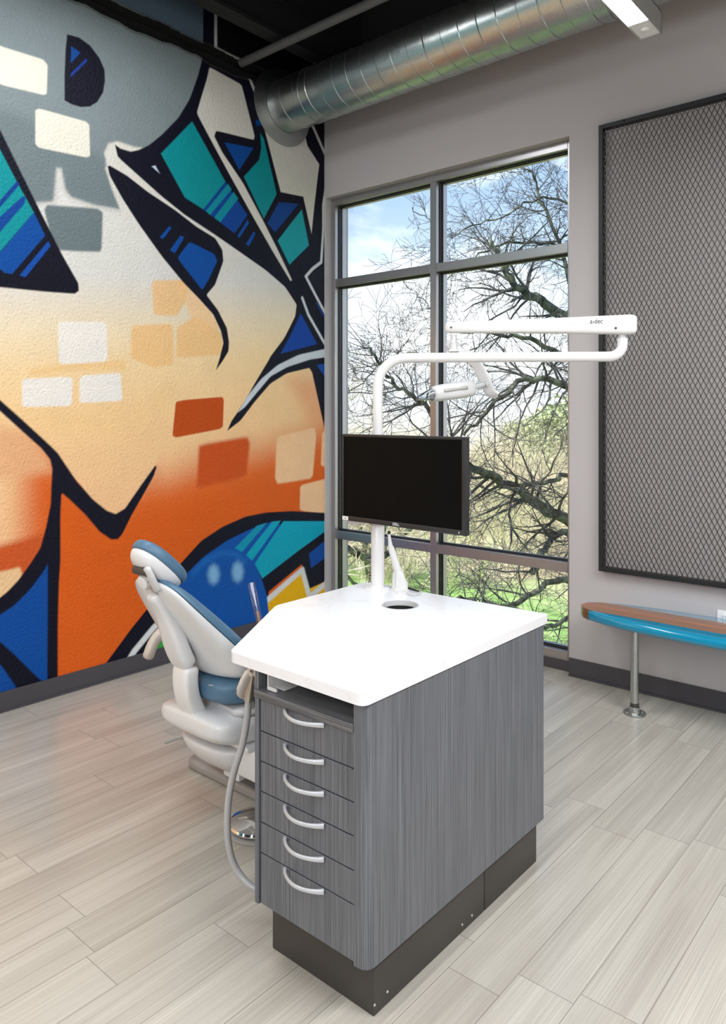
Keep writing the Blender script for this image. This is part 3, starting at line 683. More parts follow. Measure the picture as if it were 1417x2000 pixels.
text('logo', 'DELL', .0145, basis(ML+mxd*(mw*.475)+Vector((0,0,-mh+.0095))+mn*.0003, mxd, (0,0,1), mn), 'logo_silver', mon, .0004, .0003)
bm = B(); mbox(bm, .004, .036, -mh+.0015, -mh+.0165, -.001, .0006); stk = finish('sticker', bm, 'label_white', mon, smooth=0)
bm = B(); mbox(bm, .015, .026, -mh+.007, -mh+.0095, .0004, .0009); finish('sticker_print', bm, 'logo_dark', stk, smooth=0)
bm = B(); mbox(bm, mw-.027, mw-.0245, -mh+.006, -mh+.013, -.0005, .0005); finish('power_light', bm, 'label_white', mon, smooth=0)
bm = B(); pc = Vector((bx,by,0)); mb = mc - mn*.055; 
tube(bm, [Vector((pc.x,pc.y,1.34)), Vector((mb.x,mb.y,1.34))], .022, 16); lathe(bm, [(.02,1.24),(.031,1.245),(.031,1.42),(.02,1.425)], (bx,by,0), 28)
finish('mount_arm', bm, 'white_plastic', mon, smooth=50)
bm = B(); c = at(696,1020,3.06); box(bm, c.x-.035, c.x+.035, c.y-.03, c.y+.03, 1.150, 1.26, .006, 2, rot=Matrix.Rotation(ANG, 3, 'Z'))
lathe(bm, [(.034,1.148),(.034,1.20)], (bx,by,0), 28)
finish('cable_box', bm, 'beige_plastic', mon)

# ------------------------------------------------------------------ intraoral camera cradle on the counter
zc = .889; CB = onz(778,1150,zc)
scn = empty('camera_cradle', (CB.x, CB.y, zc), 'white handheld dental camera standing in its cradle beside the pole', 'dental camera')
def onb(px, py, dt=0): return at(px, py, 3.03+dt)
q1, q2, q3 = onz(752,1149,zc), onz(778,1160,zc), onz(799,1154,zc); q4 = q1+(q3-q2)
bm = B(); prism(bm, roundpoly([(q.x,q.y) for q in (q1,q2,q3,q4)], .006, 3), zc, zc+.006); finish('cradle_foot', bm, 'white_plastic', scn)
bc = (q1+q2+q3+q4)/4; rgt = Vector((C_,S_,0)); dep = Vector((-S_,C_,0))
def lp(px, py, d=0):  # point in the plane through the cradle
    t = Vector((bc.x-PX, bc.y-PY,0)).dot(dep); return at(px, py, t+d)
bm = B(); rings = []
for zz, xl, xr in ((1157,763,797),(1153,764,797.5),(1138,764.5,796),(1128,765,791),(1118,766,788),(1114,770,785)):
    a_, c_ = lp(xl, zz), lp(xr, zz); rings.append(sup((a_+c_)/2, rgt, dep, (c_-a_).length/2, .026 if zz > 1116 else .018, 20, .6))
loft(bm, rings); finish('cradle_body', bm, 'white_plastic', scn)
bm = B(); box(bm, -.0012,.0012,-.001,.001,-.030,.030); bmesh.ops.translate(bm, verts=bm.verts[:], vec=lp(771.5,1133,-.027)); finish('cradle_groove', bm, 'paddle_gray', scn)
wp = [lp(779,1122), lp(772,1100), lp(764,1072), lp(762,1066), lp(761,1058), lp(759,1043)]
bm = B(); tube(bm, wp, [.016,.0155,.0125,.0095,.0075,.0055], 16, flat=(1,1)); wd = finish('camera_wand', bm, 'white_plastic', scn)
bm = B(); c = lp(759.5,1040,-.003); bmesh.ops.create_icosphere(bm, subdivisions=3, radius=.0068, matrix=Matrix.Translation(c)); finish('lens_tip', bm, 'gasket_black', wd)
c0 = lp(796,1151,-.012); c0.z = zc+.009; c1 = onz(818,1155,zc+.005)
bm = B(); tube(bm, [c0, c0.lerp(c1,.55), c1], [.0045,.0042,.0028], 10); pg = finish('cord_plug', bm, 'cord_black', scn)
bm = B(); tube(bm, smoothpath([c1, onz(823,1156,zc+.003), onz(820,1162,zc+.002), onz(808,1164,zc+.002), onz(798,1162,zc+.002), onz(794,1158,zc+.003)],2), .0013, 6); finish('cord', bm, 'hose_gray', scn)

# ------------------------------------------------------------------ instrument holder, suction hose, sleeved instrument
bm = B(); c = ony(496,1309,1.62); lathe(bm, [(.001,-.010),(.021,-.010),(.023,-.008),(.023,.010),(.001,.010)], c, 32, 'y'); hd = finish('hinge_disc', bm, 'beige_plastic', hold)
bm = B(); lathe(bm, [(.001,-.0125),(.008,-.013),(.009,-.010)], c, 20, 'y'); sc_ = finish('hinge_screw', bm, 'satin_nickel', hd)
bm = B(); lathe(bm, [(.001,-.0145),(.0025,-.0145),(.0025,-.012)], c, 8, 'y'); finish('screw_socket', bm, 'gasket_black', hd)
bm = B(); box(bm, c.x-.012, 2.412, c.y-.008, c.y+.008, c.z-.006, c.z+.010)
finish('holder_bar', bm, 'beige_plastic', hold, smooth=0)
bm = B(); e0 = ony(487,1332,1.60); hh0 = ony(487,1365,1.60)
h_top = ony(493,1320,1.60); h_bot = ony(485,1367,1.60)
hose = empty('suction_hose', (2.30,1.6,0), 'grey suction hose with metal tailpiece looping down beside the drawers', 'hose')
bm = B(); tube(bm, [h_top, h_top.lerp(h_bot,.25), h_top.lerp(h_bot,.72), h_top.lerp(h_bot,.78), h_bot], [.004,.006,.0155,.0165,.0165], 20); finish('tailpiece', bm, 'satin_nickel', hose)
path = [h_bot, ony(483,1400,1.60), ony(474,1455,1.59), ony(458,1500,1.57), ony(447,1550,1.56), ony(443,1600,1.55), ony(445,1650,1.55), ony(456,1690,1.56), ony(474,1717,1.57), ony(492,1733,1.58), ony(512,1742,1.60), ony(530,1742,1.64)]
path[-1] = Vector((2.43,1.66,.15))
bm = B(); tube(bm, smoothpath(path,2), .0112, 16); finish('hose_tube', bm, 'hose_gray', hose, smooth=60)
# sleeve with instrument
sl0 = at(513,1245,2.68); sl1 = at(490,1138,2.72)
slv = empty('sleeved_instrument', tuple(sl0), 'slim instrument with blue collar in a clear plastic sleeve behind the counter', 'dental instrument')
ax = (sl1-sl0).normalized(); sx = ax.cross(cz).normalized()
bm = B(); rings = []
for t, w, d_ in ((0,.008,.007),(.3,.011,.008),(.7,.0125,.007),(1,.0135,.002)): rings.append(sup(sl0.lerp(sl1,t), sx, cz, w, d_, 16, .8))
loft(bm, rings, caps=False); finish('clear_sleeve', bm, 'clear_sleeve', slv)
bm = B(); tube(bm, [sl0-ax*.03, sl0.lerp(sl1,.2), sl0.lerp(sl1,.48)], [.006,.0055,.0045], 12); ins = finish('handpiece', bm, 'skin_copper', slv)
bm = B(); tube(bm, [sl0.lerp(sl1,.48), sl0.lerp(sl1,.58)], [.006,.005], 12); finish('blue_collar', bm, 'blue_plastic', ins)
bm = B(); tube(bm, [sl0.lerp(sl1,.58), sl0.lerp(sl1,.72), sl0.lerp(sl1,.80)-sx*.006], [.0018,.0015,.0012], 8); finish('nozzle', bm, 'chrome', ins)

# ------------------------------------------------------------------ dental chair (faces the window)
ch = empty('dental_chair', (1.6, 2.25, 0), 'white dental chair with slate blue upholstery and reclined back', 'dental chair')
X0 = 1.6
def backpath(pts):
    P = [Vector((X0, y, z)) for y, z in pts]; out = []
    for i, p in enumerate(P):
        t = (P[min(len(P)-1,i+1)]-P[max(0,i-1)]).normalized(); out.append((p, Vector((0, t.z, -t.y))))
    return out
rim = [(1.640,.965),(1.665,.940),(1.700,.895),(1.765,.820),(1.835,.745),(1.905,.670),(1.955,.605),(1.970,.555),(1.950,.525)]
W_ = [.075,.130,.160,.190,.215,.240,.245,.215,.14]
Bk = [.012,.024,.032,.045,.065,.085,.100,.090,.05]
Fr = [.015,.030,.045,.055,.060,.062,.062,.055,.035]
def half(p, n, w, d, lip, k=30, q=.75, e=.8):
    out = []
    for i in range(k):
        t = 2*math.pi*i/k; c, s = math.cos(t), math.sin(t)
        xx = math.copysign(abs(c)**e, c)*w
        out.append(p+Vector((xx,0,0))+n*((d*abs(s)**q) if s > 0 else -lip*abs(s)**q))
    return out
bp_ = backpath(rim)
bm = B(); loft(bm, [half(p, n, w, d, .008) for (p, n), w, d in zip(bp_, W_, Bk)]); o = finish('back_shell', bm, 'chair_white', ch, smooth=60); modif(o, 'SUBSURF', levels=1, render_levels=2)
bm = B(); loft(bm, [half(p-n*.006, -n, w+.002, d, .004, e=.7) for (p, n), w, d in zip(bp_, W_, Fr)]); o = finish('back_cushion', bm, 'upholstery', ch, smooth=60); modif(o, 'SUBSURF', levels=1, render_levels=2)
bm = B(); pl_ = [p-n*(d*.80)+Vector((w*.80,0,0)) for (p, n), w, d in list(zip(bp_, W_, Fr))[1:8]]; tube(bm, smoothpath(pl_,2), .0022, 6); finish('stitch_seam', bm, 'seam_blue', o)
# spine
sp = [(1.640,.915),(1.668,.880),(1.700,.825),(1.722,.760),(1.745,.690),(1.772,.625),(1.800,.590)]
sw = [.031,.036,.044,.054,.060,.060,.050]
bm = B(); P = backpath(sp); loft(bm, [sup(p+Vector((.012,0,0))+n*-.012, (1,0,0), n, w, .034, 24, .6) for (p, n), w in zip(P, sw)]); o = finish('back_spine', bm, 'chair_white', ch, smooth=60); modif(o, 'SUBSURF', levels=1, render_levels=2)
lk = [(1.795,.612),(1.785,.575),(1.787,.520),(1.800,.460),(1.830,.400),(1.86,.36)]
bm = B(); P = backpath(lk); loft(bm, [sup(p+Vector((.015,0,0))+n*-.012, (1,0,0), n, .052, .036, 24, .5) for p, n in P]); o = finish('recline_link', bm, 'white_plastic', ch, smooth=60); modif(o, 'SUBSURF', levels=1, render_levels=2)
# headrest
ha = math.radians(47); HU = Vector((0,-math.sin(ha),math.cos(ha))); HN = Vector((0,math.cos(ha),math.sin(ha))); HCn = Vector((1.60,1.676,1.010))
def disc(lst, e=.82):
    bm = B(); loft(bm, [sup(HCn+HN*off, (1,0,0), HU, .088*s, .124*s, 36, e) for off, s in lst]); return bm
o = finish('headrest_shell', disc([(-.048,.45),(-.044,.66),(-.030,.86),(-.012,.95),(.004,.97),(.006,.9)]), 'chair_white', ch, smooth=60); modif(o, 'SUBSURF', levels=1, render_levels=2)
o = finish('headrest_cushion', disc([(.002,.90),(.004,1.0),(.016,1.035),(.034,1.02),(.046,.93),(.050,.75),(.046,.4)]), 'upholstery', ch, smooth=60); modif(o, 'SUBSURF', levels=1, render_levels=2)
k0 = onx(275,1113,1.60); k1 = onx(302,1150,1.60)
bm = B(); tube(bm, [k0-Vector((.03,0,0)), k0+Vector((.055,0,0))], .020, 24); kd = (k1-k0).normalized(); loft(bm, [sup(p, (1,0,0), kd.cross(Vector((1,0,0))), .030, .013, 16, .5) for p in (k0, k0.lerp(k1,.5), k1+kd*.03)]); finish('headrest_hinge', bm, 'dark_plastic', ch)
pa, pb = onx(287,1110,1.66), onx(307,1153,1.66)
bm = B(); pd = (pb-pa).normalized(); loft(bm, [sup(pa.lerp(pb,t), (1,0,0), pd.cross(Vector((1,0,0))), w, .012*s, 20, .8) for t, w, s in ((-.06,.004,.3),(-.03,.012,.8),(.03,.018,1),(.95,.018,1),(1.03,.012,.8),(1.07,.004,.3))]); finish('release_paddle', bm, 'paddle_gray', ch, smooth=60)
kc = onx(281,1137,1.615)
bm = B(); kn = Vector((.10,-.95,-.25)).normalized(); 
tube(bm, [kc-kn*.022, kc-kn*.004, kc, kc+kn*.002], [.032,.033,.031,.028], 32); hk = finish('adjuster_knob', bm, 'beige_plastic', ch)
bm = B(); tube(bm, [kc+kn*.0, kc+kn*.010, kc+kn*.012], [.026,.026,.022], 32); finish('knob_cap', bm, 'chair_white', hk)
ra, rb = onx(300,1150,1.63), onx(318,1172,1.63)
bm = B(); rd_ = (rb-ra).normalized(); loft(bm, [sup(p, (1,0,0), rd_.cross(Vector((1,0,0))), .016, .007, 12, .4) for p in (ra-rd_*.05, ra, rb+rd_*.03)]); finish('glide_bar', bm, 'fixture_metal', ch, smooth=30)
# seat
def blob(secs, n=32, e=.55):
    bm = B(); loft(bm, [sup((X0+dx, y, z), (1,0,0), (0,0,1), w, h, n, e) for y, z, w, h, dx in secs]); return bm
o = finish('seat_cushion', blob([(1.845,.500,.10,.022,.03),(1.86,.500,.14,.042,.03),(1.90,.500,.175,.055,.03),(1.96,.50,.21,.058,.025),(2.06,.50,.24,.058,.01),(2.2,.50,.255,.058,0),(2.5,.49,.25,.055,0),(2.8,.46,.22,.05,0),(3.05,.43,.19,.045,0),(3.12,.42,.15,.03,0)]), 'upholstery', ch, smooth=60); modif(o, 'SUBSURF', levels=1, render_levels=2)
bm = B(); tube(bm, smoothpath([(X0+.10,1.848,.530),(X0+.19,1.895,.530),(X0+.242,1.97,.525),(X0+.256,2.1,.52),(X0+.262,2.3,.515)],2), .002, 6); finish('stitch_seam', bm, 'seam_gray', o)
bm = blob([(1.90,.425,.20,.018,0),(1.93,.425,.235,.026,0),(2.4,.425,.235,.026,0),(2.9,.40,.18,.02,0)]); finish('seat_tray', bm, 'paddle_gray', ch, smooth=60)
o = finish('seat_housing', blob([(1.785,.385,.14,.028,.025),(1.805,.378,.19,.046,.025),(1.85,.366,.222,.060,.025),(1.95,.352,.240,.066,.022),(2.15,.345,.245,.070,.015),(2.45,.345,.22,.065,0),(2.60,.35,.15,.04,0)], e=.62), 'chair_white', ch, smooth=60); modif(o, 'SUBSURF', levels=1, render_levels=2)
# pedestal
def plan(secs, n=36, e=.6):
    bm = B(); loft(bm, [sup((X0+dx, y, z), (1,0,0), (0,1,0), w, d, n, e) for z, y, w, d, dx in secs]); return bm
o = finish('pedestal_cover', plan([(.085,2.30,.15,.22,.02),(.11,2.28,.18,.27,.02),(.16,2.25,.21,.33,.02),(.22,2.23,.225,.36,.02),(.265,2.22,.230,.365,.02),(.278,2.22,.222,.358,.02)]), 'chair_white', ch, smooth=60); modif(o, 'SUBSURF', levels=1, render_levels=2)
bm = B(); box(bm, 1.72, 1.93, 1.93, 2.25, .165, .285, .012, 3); box(bm, 1.70, 1.86, 1.91, 2.10, .285, .305, .004, 2); box(bm, 1.66, 1.76, 1.95, 2.05, .125, .185, .008, 2); finish('junction_box', bm, 'chair_white', ch)
bp2 = [(1.26,2.05),(1.95,2.05),(1.95,3.0),(1.26,3.0)]
bm = B(); rpl = roundpoly(bp2, .06, 6); prism(bm, rpl, 0, .045); o = finish('floor_base', bm, 'base_gray', ch, smooth=40); modif(o, 'BEVEL', width=.015, segments=3, limit_method='ANGLE', angle_limit=math.radians(60))
bm = B(); box(bm, 1.50, 1.70, 2.12, 2.5, .04, .10); finish('lift_column', bm, 'base_gray', ch, smooth=0)
# armrests
al = smoothpath([onx(350,1225,1.24), onx(322,1228,1.24), onx(300,1252,1.24), onx(287,1288,1.24)], 2)
bm = B(); na = len(al); loft(bm, [sup(p, (1,0,0), a_.cross(Vector((1,0,0))).normalized() if abs(a_.x) < .9 else u_, .022*(.3 if k in (0,na-1) else .8 if k in (1,na-2) else 1), .024*(.3 if k in (0,na-1) else .8 if k in (1,na-2) else 1), 18, .8) for k, (p, a_, u_) in enumerate([(p, (al[min(na-1,i+1)]-al[max(0,i-1)]).normalized(), None) for i, p in enumerate(al)])]); finish('armrest', bm, 'beige_plastic', ch, smooth=60)
ga, gb = onx(345,1228,1.24), Vector((1.40,2.05,.42))
bm = B(); tube(bm, [ga, ga.lerp(gb,.5)+Vector((0,.03,0)), gb], .014, 12); finish('armrest_bracket', bm, 'satin_nickel', ch)
ro = onx(481,1336,1.93)
bm = B(); ra_ = onx(489,1318,1.93); rb_ = onx(476,1362,1.93); dd = (rb_-ra_).normalized(); loft(bm, [sup(ra_.lerp(rb_,t), (1,0,0), dd.cross(Vector((1,0,0))), .016*s, w, 18, .85) for t, w, s in ((-.25,.012,.4),(-.1,.030,1),(.3,.042,1),(.7,.046,1),(.95,.036,1),(1.08,.015,.4))]); finish('armrest', bm, 'beige_plastic', ch, smooth=60)
bm = B(); tube(bm, [ra_.lerp(rb_,.5), Vector((1.80,ra_.y+.12,.42))], .014, 12); finish('armrest_bracket', bm, 'satin_nickel', ch)
s0, s1 = onx(322,1450,1.30), onx(364,1434,1.38)
bm = B(); sdv = (s1-s0).normalized(); loft(bm, [sup(p, sdv.cross(Vector((0,0,1))).normalized(), (0,0,1), .006, .010 if i else .007, 12, .5) for i, p in enumerate((s0, s0+sdv*.008, s0.lerp(s1,.5), s1+Vector((.04,.06,0))))]); finish('stop_lever', bm, 'fixture_metal', ch, smooth=40)

# ------------------------------------------------------------------ foot control
fc = onz(503,1594,.05); fx, fy = fc.x, fc.y
ft = empty('foot_control', (fx, fy, 0), 'round chrome foot control pedal on the floor beside the drawers', 'foot pedal')
bm = B(); lathe(bm, [(.001,0),(.116,0),(.118,.004),(.116,.012),(.10,.016),(.001,.016)], (fx,fy,0), 56); finish('pedal_base', bm, 'base_gray', ft)
bm = B(); lathe(bm, [(.105,.022),(.110,.024),(.111,.030),(.106,.036),(.060,.052),(.020,.060),(.001,.061)], (fx,fy,0), 56); finish('pedal_disc', bm, 'chrome', ft, smooth=25)
bm = B(); lathe(bm, [(.085,.014),(.085,.024)], (fx,fy,0), 40); finish('pedal_gap', bm, 'gasket_black', ft)
bm = B(); tube(bm, smoothpath([(fx+.02,fy+.10,.012),(fx+.03,fy+.22,.012),(fx-.06,fy+.30,.010),(fx-.12,fy+.32,.012)],2), .006, 8); finish('pedal_cord', bm, 'hose_gray', ft)

# ------------------------------------------------------------------ surfboard bench
bn = empty('surfboard_bench', (3.2, 4.1, 0), 'surfboard-shaped bench with brown centre and teal rails on pipe legs', 'bench')
xt, xe, yc, zt = 2.245, 4.45, 4.082, .510
def hw(x, k=1.0):
    d = min(x-xt, xe-x)
    if d <= 0: return .0006
    return max(.0006, .213*(1-(1-min(1, d/.8))**3)**.5*k)
def boardmesh(k, zlo, zhi, rail, x0=None, x1=None, n=64):
    bm = B(); rings = []
    for i in range(n+1):
        t = i/n; t = .5-.5*math.cos(math.pi*t); x = xt+(xe-xt)*t; w = hw(x, k); rr = min(1, w/.03)
        h = (zhi-zlo)/2; zc_ = (zhi+zlo)/2
        if rail:
            prof = [(1,0),(.985,.5),(.94,.85),(.86,1),(-.86,1),(-.94,.85),(-.985,.5),(-1,0),(-.985,-.5),(-.94,-.85),(-.86,-1),(.86,-1),(.94,-.85),(.985,-.5)]
        else: prof = [(1,1),(-1,1),(-1,-1),(1,-1)]
        rings.append([Vector((x, yc+w*a, zc_+h*c*(.35+.65*rr if rail else 1))) for a, c in prof])
    loft(bm, rings); return bm
finish('board_body', boardmesh(1.0, .452, .510, True), 'board_teal', bn, smooth=55)
def strip(name, k, z, mat, parent, th=.0016, yoff=0):
    bm = B(); rings = []
    for i in range(65):
        t = .5-.5*math.cos(math.pi*i/64); x = xt+.004+(xe-xt-.008)*t; w = min(hw(x)*.86, k)
        rings.append([Vector((x, yc+yoff+w*a, z+c*th/2)) for a, c in ((1,1),(-1,1),(-1,-1),(1,-1))])
    loft(bm, rings); return finish(name, bm, mat, parent, smooth=30)
st = strip('wood_inlay', .104, zt+.0006, 'board_wood', bn, yoff=-.008)
strip('orange_pinstripe', .0028, zt+.0014, 'board_orange', st, yoff=-.008)
bm = B(); rings = []
for i in range(9):
    x = xt-.0005+.085*(i/8); w = hw(x)+.0012; rings.append([Vector((x, yc+w*a, .481+.030*c*(.35+.65*min(1,w/.03)))) for a, c in ((1,0),(.985,.5),(.94,.85),(.86,1.01),(-.86,1.01),(-.94,.85),(-.985,.5),(-1,0),(-.985,-.5),(-.94,-.85),(-.86,-1),(.86,-1),(.94,-.85),(.985,-.5))])
loft(bm, rings); finish('nose_block', bm, 'brown_wood_edge', bn, smooth=55)
for lx in (2.585, 4.05):
    ly = 3.975 if lx < 3 else 3.975
    bm = B(); tube(bm, [(lx,ly,.018),(lx,ly,.455)], .0215, 28); tube(bm, [(lx,ly,.014),(lx,ly,.040)], .026, 28)
    lathe(bm, [(.001,0),(.056,0),(.058,.003),(.057,.008),(.030,.011),(.028,.022),(.0215,.023)], (lx,ly,0), 40)
    for k in range(4):
        a_ = math.pi/4+k*math.pi/2; lathe(bm, [(.007,.006),(.0065,.0125),(.001,.013)], (lx+.043*math.cos(a_), ly+.043*math.sin(a_), 0), 10)
    lathe(bm, [(.0215,.440),(.040,.446),(.041,.4525),(.001,.4525)], (lx,ly,0), 32)
    finish('leg', bm, 'galvanized', bn)
bm = B(); lathe(bm, [(.0222,.040),(.0228,.042),(.0228,.058),(.0222,.060)], (2.585,3.975,0), 28); finish('thread_band', bm, 'dark_plastic', bpy.data.objects['leg'])

# ------------------------------------------------------------------ expanded mesh panel
mp = empty('mesh_wall_panel', (2.9, 4.27, .68), 'tall expanded metal mesh panel in a black steel frame on the wall', 'wall panel')
mx0, mx1, mz0, mz1 = 2.268, 3.52, .675, 3.297; fw = .025
bm = B()
box(bm, mx0, mx0+fw, 4.250, 4.298, mz0, mz1, .001, 1); box(bm, mx1-fw, mx1, 4.250, 4.298, mz0, mz1, .001, 1)
box(bm, mx0+fw, mx1-fw, 4.250, 4.298, mz0, mz0+fw, .001, 1); box(bm, mx0+fw, mx1-fw, 4.250, 4.298, mz1-fw, mz1, .001, 1)
fr = finish('frame', bm, 'frame_black', mp, smooth=30)
for sx_ in (2.42, 2.80, 3.18, 3.44):
    for sz in (mz0+fw/2, mz1-fw/2):
        bm = B(); lathe(bm, [(.007,0),(.007,-.002),(.004,-.004),(.001,-.004)], (sx_, 4.250, sz), 14, 'y'); finish('bolt', bm, 'gasket_black', fr)
bm = B(); dw, dh = .0278, .0560; x = mx0+fw*.5; nxs = int((mx1-mx0-fw)/dw)+1; nzs = int((mz1-mz0-fw)/dh)+1
mym = 4.262
def strand(a, c, wd, dp):
    d = Vector((c[0]-a[0], 0, c[1]-a[1])).normalized(); nrm = Vector((-d.z, 0, d.x))
    tilt = Vector((0, 1, 0)); vs = []
    for p in (a, c):
        P_ = Vector((p[0], mym, p[1]))
        for su, sv_ in ((-1,-1),(1,-1),(1,1),(-1,1)): vs.append(bm.verts.new(P_+nrm*wd*su+tilt*dp*sv_))
    for k in range(4): bm.faces.new((vs[k], vs[(k+1)%4], vs[4+(k+1)%4], vs[4+k]))
zx0, zx1 = mz0+fw*.5, mz1-fw*.5
for i in range(nxs):
    for j in range(nzs):
        cx_ = x+i*dw; cz_ = zx0+j*dh
        m_ = (cx_+dw/2, cz_+dh/2)
        if m_[0] > mx1-fw*.4 or m_[1] > zx1: continue
        for q in ((cx_,cz_),(cx_+dw,cz_),(cx_,cz_+dh),(cx_+dw,cz_+dh)):
            if q[0] <= mx1-.004 and q[1] <= mz1-.004: strand(m_, q, .0019 if (q[0]-m_[0])*(q[1]-m_[1]) < 0 else .0013, .0026)
finish('expanded_mesh', bm, 'mesh_metal', mp, smooth=0)
# outlet
q = ony(1400,1198,4.3)
ou = empty('wall_outlet', (q.x+.035, 4.3, q.z), 'white wall outlet plate just above the surfboard bench', 'outlet')
bm = B(); box(bm, q.x, q.x+.072, 4.2945, 4.2998, .432, .547, .002, 2); pp = finish('cover_plate', bm, 'outlet_white', ou)
for zz in (.463,.515):
    bm = B(); box(bm, q.x+.020, q.x+.052, 4.292, 4.295, zz-.014, zz+.014, .003, 2)
    s_ = finish('socket', bm, 'outlet_white', ou)
    bm = B(); box(bm, q.x+.029, q.x+.031, 4.2916, 4.293, zz-.004, zz+.006); box(bm, q.x+.041, q.x+.043, 4.2916, 4.293, zz-.003, zz+.005); finish('slots', bm, 'gasket_black', s_, smooth=0)

# ------------------------------------------------------------------ outdoors
# hillside
bm = B(); gx, gy = 90, 70; vv = []
def gz(x, y):
    d = y-4.6
    z = -1.45-.16*min(d,14)+.0*d
    if d > 14: z += -(d-14)*.03
    return z + .12*math.sin(x*.7+y*.3)+.08*math.sin(x*1.9-y*1.1)
for j in range(gy+1):
    y = 4.6+ (j/gy)**2*150
    vv.append([bm.verts.new((-70+ (i/gx)*110 - (y-4.6)*.6*0, y, gz(-70+(i/gx)*110, y))) for i in range(gx+1)])
for j in range(gy):
    for i in range(gx): bm.faces.new((vv[j][i], vv[j][i+1], vv[j+1][i+1], vv[j+1][i]))
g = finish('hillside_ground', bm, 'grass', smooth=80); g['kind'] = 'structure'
def rv(): return Vector((R.uniform(-1,1), R.uniform(-1,1), R.uniform(-1,1)))
def branch(bm, p, d, ln, r, depth, up=0.0, mi=0, kids=(3,6), sides=None):
    n = max(3, min(6, int(ln/.22)+2)); pts = [p.copy()]; q = p.copy(); dd = d.normalized(); rr = [r]
    for k in range(n):
        dd = (dd + rv()*.28 + Vector((0,0,up*.1))).normalized(); q = q+dd*ln/n; pts.append(q.copy()); rr.append(max(.0022, r*(1-.75*(k+1)/n)))
    tube(bm, pts, rr, sides or (6 if r > .03 else 4 if r > .010 else 3), caps=False, mi=mi)
    if depth > 0:
        for _ in range(R.randint(*kids)):
            k = R.randint(1, n); side = rv(); side = (side - dd*side.dot(dd)).normalized()
            base = (pts[k]-pts[k-1]).normalized()
            branch(bm, pts[k], (base*.75+side*.8), ln*R.uniform(.4,.68), max(.0026, rr[k]*.6), depth-1, up, mi, kids)
def limb(bm, tw, pl, t0, t1, r0, r1, nk, ln, depth=2, up=0.0):
    n = len(pl); P = [at(px, py, t0+(t1-t0)*i/(n-1)) for i, (px, py) in enumerate(pl)]; P = smoothpath(P, 2); m_ = len(P)
    P = [P[0]]+[p+rv()*.03 for p in P[1:-1]]+[P[-1]]
    tube(bm, P, [r0+(r1-r0)*i/(m_-1) for i in range(m_)], 10, caps=True)
    for k in range(nk):
        i = R.randint(int(m_*.15), m_-1); rr = r0+(r1-r0)*i/(m_-1); tg = (P[min(m_-1,i+1)]-P[max(0,i-1)]).normalized(); s = rv(); s = (s-tg*s.dot(tg)).normalized()
        branch(tw, P[i], tg*.6+s, ln*R.uniform(.55,1.15), max(.004, min(.02, rr*.45)), depth, up)
oak = empty('oak_tree', (5.0, 11.0, gz(5,11)), 'large leafless tree whose crooked limbs reach across the right-hand panes', 'tree')
bm = B(); tw = B()
tr = [at(1330,1700,9.5), at(1310,1300,9.4), at(1300,1000,9.3), at(1285,700,9.3), at(1250,430,9.4), at(1230,200,9.6)]
tr[0] = Vector((tr[0].x, tr[0].y, gz(tr[0].x, tr[0].y)-.1)); tube(bm, smoothpath(tr,2), [.24-.19*i/20 for i in range(len(smoothpath(tr,2)))] if len(smoothpath(tr,2)) <= 21 else [.24-.19*i/(len(smoothpath(tr,2))-1) for i in range(len(smoothpath(tr,2)))], 14)
T = 9.3
limb(bm, tw, [(1305,1120),(1200,1060),(1112,1018),(1050,985),(1000,952),(950,925),(905,912),(868,880)], T, 8.0, .085, .030, 30, 1.0)
limb(bm, tw, [(1290,760),(1200,680),(1112,625),(1060,590),(1020,570),(990,540),(975,505),(960,470)], T, 8.6, .085, .018, 30, .85)
limb(bm, tw, [(1285,700),(1190,620),(1112,560),(1095,480),(1065,425),(1042,345),(1020,330)], T, 8.9, .038, .007, 40, .7, 2, .3)
limb(bm, tw, [(1290,840),(1200,790),(1112,762),(1060,735),(1005,748),(960,790),(905,850)], T, 8.2, .06, .014, 26, 1.0)
limb(bm, tw, [(1290,800),(1200,750),(1112,700),(1060,670),(1000,655),(930,650),(868,640)], T, 8.6, .05, .008, 22, .7)
limb(bm, tw, [(1270,600),(1180,540),(1112,490),(1050,470),(980,475),(930,500),(872,545)], T, 8.8, .028, .005, 32, .62)
limb(bm, tw, [(1255,480),(1180,430),(1112,395),(1050,385),(990,420),(930,440),(868,470)], T, 8.8, .022, .004, 30, .62)
limb(bm, tw, [(1300,1010),(1200,960),(1112,925),(1075,940),(1030,945),(1000,955)], T, 8.5, .035, .02, 14, .7)
limb(bm, tw, [(1305,1150),(1200,1090),(1112,1038),(1075,1048),(1052,1085),(1040,1120)], T, 8.2, .045, .03, 16, .7)
limb(bm, tw, [(1310,1300),(1200,1200),(1112,1120),(1060,1145),(1010,1175),(960,1190),(900,1165),(868,1175)], T, 7.6, .05, .014, 30, .8)
limb(bm, tw, [(1310,1340),(1200,1260),(1112,1200),(1080,1230),(1040,1210),(990,1180)], T, 7.8, .035, .012, 22, .7)
limb(bm, tw, [(905,912),(868,850),(838,805),(800,768),(768,748),(738,705),(716,680)], 8.0, 7.6, .034, .010, 26, .8)
limb(bm, tw, [(868,640),(840,600),(815,580),(800,565)], 8.6, 8.5, .008, .004, 12, .35, 1)
limb(bm, tw, [(880,450),(840,430),(805,408)], 8.7, 8.6, .007, .004, 10, .35, 1)
limb(bm, tw, [(868,700),(820,690),(770,700),(720,730),(680,770)], 8.2, 7.8, .012, .005, 18, .5, 2)
finish('limbs', bm, 'oak_bark', oak, smooth=60); finish('twigs', tw, 'twig_bark', oak, smooth=0, recalc=False)
lt = empty('small_tree', (at(735,1180,12).x, at(735,1180,12).y, gz(at(735,1180,12).x, at(735,1180,12).y)), 'gnarled leafless tree on the grass behind the white pole, left panes', 'tree')
